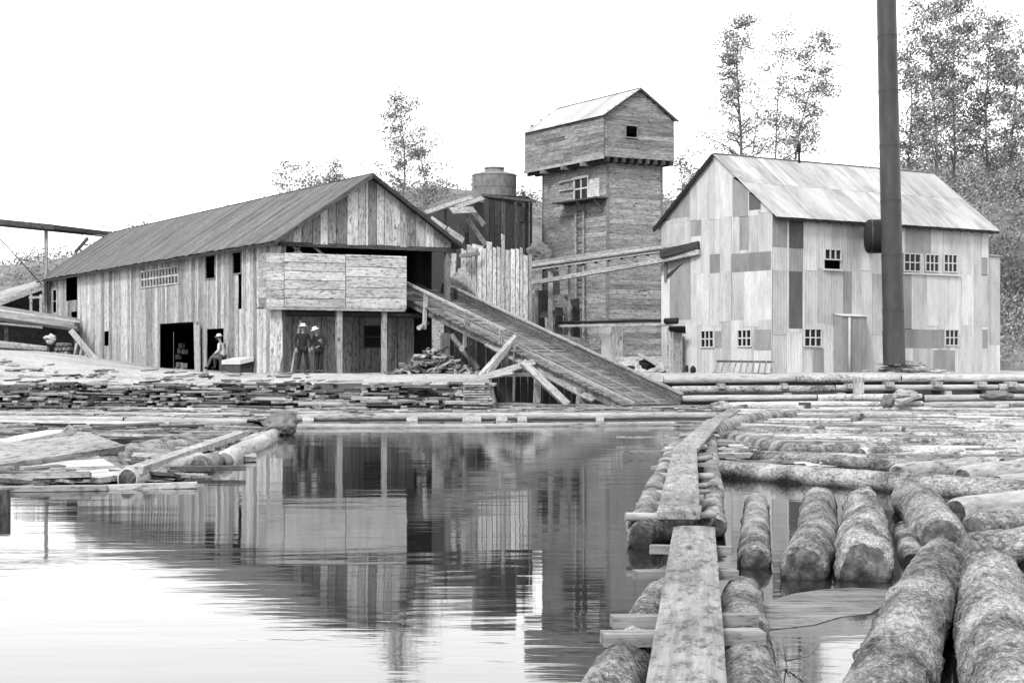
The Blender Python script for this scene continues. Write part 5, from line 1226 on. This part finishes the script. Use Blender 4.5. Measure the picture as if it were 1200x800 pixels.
# ================================================================== PEOPLE
def skinned(name, parent, joints, edges, mat, W, sub=1):
    me = bpy.data.meshes.new(name); me.from_pydata([j[:3] for j in joints], edges, [])
    bm = bmesh.new(); bm.from_mesh(me); ly = bm.verts.layers.skin.verify(); bm.verts.ensure_lookup_table()
    for v, j in zip(bm.verts, joints):
        r = j[3] if isinstance(j[3], tuple) else (j[3], j[3]); v[ly].radius = r
    bm.verts[0][ly].use_root = True
    bm.to_mesh(me); bm.free(); me.materials.append(mat)
    o = bpy.data.objects.new(name, me)
    s_ = o.modifiers.new('skin', 'SKIN'); s_.use_smooth_shade = True; s_.branch_smoothing = .4
    if sub: u = o.modifiers.new('sub', 'SUBSURF'); u.levels = sub; u.render_levels = sub
    return link(o, parent, W)
def hand(parent, W, wrist, d, mat):
    """palm and five fingers as one small mesh, root in the wrist; d = direction of the hand"""
    w = Vector(wrist); d = Vector(d).normalized(); s_ = d.cross(Vector((0, 1, .2))).normalized(); u = s_.cross(d)
    J = [(*w, .022), (*(w + d * .05), (.036, .018)), (*(w + d * .085), (.040, .016))]; E = [(0, 1), (1, 2)]
    for k, (sp, ln) in enumerate(((-.03, .07), (-.010, .08), (.010, .075), (.028, .06))):
        b = w + d * .092 + s_ * sp; m = b + d * ln * .5 + u * .01; t = m + d * ln * .35 + u * .03; i = len(J)
        J += [(*b, .0095), (*m, .009), (*t, .008)]; E += [(2, i), (i, i + 1), (i + 1, i + 2)]
    b = w + d * .035 - s_ * .035; i = len(J); J += [(*b, .011), (*(b + d * .035 - s_ * .018 + u * .012), .0095)]; E += [(1, i), (i, i + 1)]
    return J, E
def person(label, loc, rz, pose, hat='hat', jacket='cloth_dark', trousers='cloth_dark', H=1.72):
    root = thing('person', label, 'person', loc); W = Matrix.Translation(Vector(loc)) @ Matrix.Rotation(rz, 4, 'Z') @ Matrix.Scale(H / 1.75, 4)
    WM_ = W
    p = pose
    sk = M['skin']
    pel, chest, neck, head = p['pelvis'], p['chest'], p['neck'], p['head']
    # body: one continuous surface
    J = [(*pel, (.14, .11)), (*[(a + b) / 2 for a, b in zip(pel, chest)], (.13, .10)), (*chest, (.155, .11)), (*neck, .055), (*[n + (h - n) * .45 for n, h in zip(neck, head)], .055), (*head, (.078, .095)), (head[0], head[1], head[2] + .085, (.07, .085))]
    E = [(0, 1), (1, 2), (2, 3), (3, 4), (4, 5), (5, 6)]
    for s_ in ('l', 'r'):
        sh, el, wr = p['sh' + s_], p['el' + s_], p['wr' + s_]; i = len(J); J += [(*sh, .062), (*el, .042), (*wr, .028)]; E += [(2, i), (i, i + 1), (i + 1, i + 2)]
        d = Vector(wr) - Vector(el); hj, he = hand(None, None, Vector(wr) + d.normalized() * .02, d, sk); k = len(J); J += hj; E += [(i + 2, k)] + [(a + k, b + k) for a, b in he]
        hp, kn, an, to = p['hp' + s_], p['kn' + s_], p['an' + s_], p['to' + s_]; i = len(J); J += [(*hp, .09), (*kn, .058), (*an, .034), (to[0] * .5 + an[0] * .5, to[1] * .5 + an[1] * .5, to[2] + .01, .022)]; E += [(0, i), (i, i + 1), (i + 1, i + 2), (i + 2, i + 3)]
    body = skinned('body', root, J, E, sk, WM_)
    # clothing
    mid = [(a + b) / 2 for a, b in zip(pel, chest)]
    J = [(*mid, (.165, .14)), (*chest, (.195, .16)), (*[c + (n - c) * .75 for c, n in zip(chest, neck)], (.09, .075)), (*pel, (.162, .128))]; E = [(0, 1), (1, 2), (0, 3)]
    for s_ in ('l', 'r'):
        i = len(J); sh, el, wr = p['sh' + s_], p['el' + s_], p['wr' + s_]; J += [(*sh, .08), (*el, .058), (*wr, .046)]; E += [(1, i), (i, i + 1), (i + 1, i + 2)]
    skinned('jacket', root, J, E, M[jacket], WM_)
    J = [(*pel, (.158, .125))]; E = []
    for s_ in ('l', 'r'):
        hp, kn, an = p['hp' + s_], p['kn' + s_], p['an' + s_]; i = len(J); J += [(*hp, .108), (*kn, .078), (*[a + (k - a) * .06 for a, k in zip(an, kn)], .064)]; E += [(0, i), (i, i + 1), (i + 1, i + 2)]
    skinned('trousers', root, J, E, M[trousers], WM_)
    for s_ in ('l', 'r'):
        an, to = p['an' + s_], p['to' + s_]; skinned('boot', root, [(*an, .07), (an[0], an[1], an[2] - .03, .066), (*to, .058)], [(0, 1), (1, 2)], M['cloth_dark'], WM_)
    f = Vector(p.get('face', (0, -1, 0))).normalized(); hd = Vector(head)
    side = f.cross(Vector((0, 0, 1))).normalized()
    mb = MB()
    for q in (-1, 1):
        e = hd + f * .092 + side * .03 * q + Vector((0, 0, .03)); mb.board(e - side * .012, e + side * .012, .012, .01, f)
    mb.build_local = None
    o = meshobj('eyes', mb.v, mb.f, M['cloth_dark'], root, WM_)
    mb = MB(); n0 = hd + f * .09 + Vector((0, 0, .025)); mb.tube([n0, n0 + f * .028 - Vector((0, 0, .045))], [.008, .016], 8); meshobj('nose', mb.v, mb.f, sk, root, WM_)
    mb = MB(); m0 = hd + f * .09 - Vector((0, 0, .045)); mb.board(m0 - side * .022, m0 + side * .022, .008, .01, f); meshobj('mouth', mb.v, mb.f, M['cloth_mid'], root, WM_)
    for q in (-1, 1):
        mb = MB(); e0 = hd + side * .078 * q; mb.tube([e0 - Vector((0, 0, .025)), e0 + side * .012 * q, e0 + Vector((0, 0, .03))], [.01, .018, .012], 8); meshobj('ear', mb.v, mb.f, sk, root, WM_)
    mb = MB(); c = hd + Vector((0, 0, .075)); tl = Vector(p.get('hat_tilt', (0, 0, 1))).normalized()
    if hat == 'hat':
        mb.tube([c, c + tl * .012], [.165, .16], 20); mb.tube([c, c + tl * .07, c + tl * .11], [.105, .10, .075], 20)
        meshobj('hat', mb.v, mb.f, M['hat'], root, WM_)
    else:
        mb.tube([c - tl * .02, c + tl * .05, c + tl * .085], [.105, .108, .07], 20); mb.board(c + f * .06, c + f * .17, .13, .012, tl); meshobj('cap', mb.v, mb.f, M[hat], root, WM_)
    mb = MB(); mb.tube([hd + Vector((0, 0, .04)) - f * .03, hd + Vector((0, 0, .09)) - f * .02], [.083, .088], 16); meshobj('hair', mb.v, mb.f, M['cloth_mid'], root, WM_)
    return root
stand = dict(pelvis=(0, 0, .92), chest=(0, .0, 1.26), neck=(0, 0, 1.46), head=(0, -.02, 1.60), shl=(.19, 0, 1.38), shr=(-.19, 0, 1.38), ell=(.27, .02, 1.12), elr=(-.27, .02, 1.12), wrl=(.24, -.12, .90), wrr=(-.24, -.10, .90),
             hpl=(.09, 0, .88), hpr=(-.09, 0, .88), knl=(.14, -.02, .48), knr=(-.14, -.02, .48), anl=(.19, 0, .08), anr=(-.19, 0, .08), tol=(.21, -.15, .04), tor=(-.21, -.15, .04), face=(.3, -1, 0))
gz = ground_z(*P(355, 0, 64.6)[:2])
def at_ground(px, d):
    p = P(px, 430, d); p.z = ground_z(p.x, p.y); return p
person('standing man in a dark coat and pale hat, legs apart, under the sawmill balcony', at_ground(355, 64.4), .15, stand, hat='hat', jacket='cloth_dark', trousers='cloth_dark', H=1.76)
s2 = dict(stand); s2.update(pelvis=(0, 0, .92), chest=(-.05, -.05, 1.25), neck=(-.09, -.1, 1.43), head=(-.13, -.15, 1.55), anl=(.08, 0, .08), anr=(-.06, 0, .08), tol=(.02, -.15, .04), tor=(-.12, -.14, .04), knl=(.10, -.03, .48), knr=(-.05, -.03, .48),
                            wrl=(.05, -.25, 1.0), ell=(.22, -.05, 1.1), wrr=(-.22, -.22, .98), elr=(-.25, -.02, 1.12), face=(-1, -.6, -.3), hat_tilt=(-.3, -.2, 1))
person('man in a dark coat and white hat leaning his head towards the one beside him', at_ground(374, 64.5), -.1, s2, hat='hat', jacket='cloth_dark', trousers='cloth_dark', H=1.70)
seat = dict(pelvis=(.05, 0, .50), chest=(.02, 0, .86), neck=(-.04, 0, 1.06), head=(-.10, 0, 1.21), shl=(.0, -.19, .99), shr=(.0, .19, .99), ell=(.02, -.25, .74), elr=(.0, .25, .74), wrl=(-.20, -.16, .62), wrr=(-.20, .16, .62),
            hpl=(.0, -.10, .48), hpr=(.0, .10, .48), knl=(-.36, -.13, .50), knr=(-.34, .13, .52), anl=(-.52, -.14, .12), anr=(-.36, .13, .10), tol=(-.67, -.15, .06), tor=(-.52, .13, .05), face=(-1, -.25, -.1), hat_tilt=(-.15, 0, 1))
sp_w = Fs.p(Fs.t(259.5, .45), 0, .45); sp_w.z = ground_z(sp_w.x, sp_w.y)
tag(person('seated man in white shirt, dark trousers and white hat at the mill doorway', sp_w + Vector((0, 0, .12)), math.atan2(-.874 * 0 - 0, 1) + .0 - .35, seat, hat='hat', jacket='shirt', trousers='cloth_mid', H=1.74))
stl = thing('stool_block', 'dark upended block that the seated man sits on', 'block', sp_w); board('block', stl, sp_w + Vector((.12, 0, 0)), sp_w + Vector((.12, 0, .48)), .36, .34, (0, -1, 0), M['plank_dark'])
tag(board('pole', None, at_ground(341, 64.6), P(352, 375, 65.0), .07, .05, (0, -1, 0), M['timber']), 'pale pole leaning beside the standing man in the dark coat', 'pole')
tag(board('pole', None, at_ground(331, 64.3), P(326, 364, 64.6), .10, .06, (0, -1, 0), M['cloth_mid']), 'dark thin pole leaning at the mill corner post', 'pole')

# ================================================================== TREES AND BRUSH
def leaf_cloud(mb, centres, n, sig, size, rr, up=.6):
    for c, w in centres:
        for _ in range(max(1, int(n * w))):
            p = c + Vector((rr.gauss(0, sig), rr.gauss(0, sig), rr.gauss(0, sig * up)))
            s_ = size * rr.uniform(.6, 1.4); a = Vector((rr.gauss(0, 1), rr.gauss(0, 1), rr.gauss(0, 1))).normalized(); b = a.orthogonal().normalized()
            c2 = a.cross(b); k = len(mb.v)
            mb.v += [tuple(p - b * s_), tuple(p + c2 * s_ * .6), tuple(p + b * s_), tuple(p - c2 * s_ * .6)]; mb.f.append((k, k + 1, k + 2, k + 3)); mb.m.append(0)
def tree(px, base_py, top_py, d, wpx, lean, n_limb, dens, leaf, label, seed, r=None, start=.3, sig=.32, group=None, shape=lambda f: 1):
    rr = random.Random(seed); sc = d / FPX
    b = P(px - lean, base_py, d); top = P(px, top_py, d); H = (top - b).length; r = r or H * .011
    t_ = thing('tree', label, 'tree', b, group)
    k = 9; pts = []
    for i in range(k):
        f = i / (k - 1); pts.append(b.lerp(top, f) + Vector((math.sin(f * 5 + seed) * .15, math.cos(f * 4 + seed) * .15, 0)) * (1 if 0 < i < k - 1 else 0))
    mb = MB(); mb.tube(pts, [r * (1 - .85 * i / (k - 1)) for i in range(k)], 8)
    def on(f):
        q = f * (k - 1); i = min(int(q), k - 2); return pts[i].lerp(pts[i + 1], q - i)
    cl = []
    W_ = wpx * sc / 2
    for i in range(n_limb):
        f = start + (1 - start) * (i + rr.random()) / n_limb; a = rr.uniform(0, 6.28); ln = W_ * shape(f) * rr.uniform(.55, 1.15)
        p0 = on(min(f, .98)); upk = rr.uniform(.35, .9); dd = Vector((math.cos(a), math.sin(a), upk)); m = p0 + dd * ln * .55; e = p0 + Vector((math.cos(a) * ln, math.sin(a) * ln, upk * ln * .8 + rr.uniform(-.2, .3)))
        rb_ = r * (1 - f) * .5 + .012; mb.tube([p0, m, e], [rb_, rb_ * .6, rb_ * .25], 5)
        for q in (.45, .7, .9, 1.05):
            c = p0.lerp(e, q) + Vector((rr.gauss(0, .15), rr.gauss(0, .15), rr.gauss(0, .12)))
            if rr.random() < .8:
                cl.append((c, rr.uniform(.1, 2.2) ** 1.3))
                if rr.random() < .5: mb.tube([p0.lerp(e, q - .15), c + Vector((0, 0, .1))], [rb_ * .4, .006], 4)
    cl.append((top, .6)); mb.build('trunk', M['treebark'], t_)
    lb = MB(); leaf_cloud(lb, cl, dens, sig, leaf, rr); o = lb.build('crown', M['leaf'], t_)
    return t_
cone = lambda f: 1.25 - .9 * f
tree(866, 205, 26, 112, 70, 0, 46, 34, .075, 'tall thin-leaved tree, leftmost of the three above the iron-clad building', 1, start=.05, shape=lambda f: 1.2 - .85 * f, r=.11)
tree(923, 205, 28, 116, 50, 18, 26, 22, .07, 'slender nearly bare tree, middle of the three above the iron-clad building', 2, start=.12, shape=lambda f: .5 + .6 * abs(math.sin(f * 7)), r=.06)
tree(963, 205, 46, 110, 58, 34, 38, 42, .075, 'leaning leafy tree, rightmost of the three above the iron-clad building', 3, start=.08, shape=lambda f: .6 + .5 * math.sin(f * 3.1), r=.06)
tree(887, 205, 100, 118, 36, 3, 16, 18, .07, 'small thin sapling between the leftmost and middle tall trees', 4, r=.05)
for i, (px, tp, w_, dn, d, lb) in enumerate(((1092, 10, 70, 22, 104, 'tall leafy tree close right of the smokestack'), (1122, -12, 80, 24, 108, 'tallest leafy tree behind the roof end of the iron-clad building'), (1158, 20, 66, 24, 106, 'leafy tree second from the right edge'), (1190, 45, 60, 22, 104, 'leafy tree at the right edge of the picture'), (1066, 60, 40, 14, 110, 'thin tree right against the smokestack'), (1235, 20, 80, 22, 110, 'leafy tree cut by the right edge of the picture'))):
    tree(px, 210, tp, d, w_, (-4, 5, 0, 3, 0, 2)[i], 40, dn * 1.7, .085, lb, 20 + i, start=.05, sig=.33, shape=lambda f: 1.1 - .45 * f, r=.09)
tree(472, 245, 116, 128, 70, 0, 40, 22, .08, 'pale thin-leaved tree behind the sawmill gable', 31, start=.05, shape=cone, r=.07)
tree(497, 250, 165, 126, 52, 0, 26, 22, .08, 'short bushy tree right of the pale thin one behind the gable', 32, start=.1, r=.05)
for i, (px, tp, w_) in enumerate(((342, 198, 26), (362, 205, 24), (385, 203, 26), (396, 190, 12))): tree(px, 255, tp, 130, w_ * 1.25, 0, 16, 20, .08, ('small bush-like tree above the sawmill roof, leftmost', 'second small tree above the sawmill roof', 'third small tree above the sawmill roof, widest', 'thin spire of a tree above the sawmill roof near the gable')[i], 40 + i, start=.1, r=.04)
tree(800, 255, 182, 118, 34, 0, 16, 14, .09, 'leafy tree between the tower and the gable of the iron-clad building', 51, start=.1, r=.06)
tree(820, 255, 205, 116, 28, 0, 12, 14, .09, 'low tree close against the gable of the iron-clad building', 52, start=.1, r=.05)
# brush covering the hillside: nobody could count it
rr = random.Random(77); lb = MB(); n = 0
while n < 3600:
    y = rr.uniform(104, 150); k = rr.uniform(-80, 1290); x = (k - 600) * y / FPX
    dk_ = .45 if k < 330 else (.7 if k < 800 else 1.3)
    if noise.noise((x * .13, y * .13, 1)) < .35 - dk_ * .75: n += 1; continue
    s_ = rr.uniform(.5, 1.3) * (1.7 if k > 1050 else .8); c = Vector((x, y, hill_z(x, y) + s_ * .5))
    leaf_cloud(lb, [(c, 1)], 46 * s_ * (1.3 if k > 1000 else .8), s_ * .5, .1, rr, .8); n += 1
tag(lb.build('hillside_brush', M['leaf_dark']), kind='stuff')
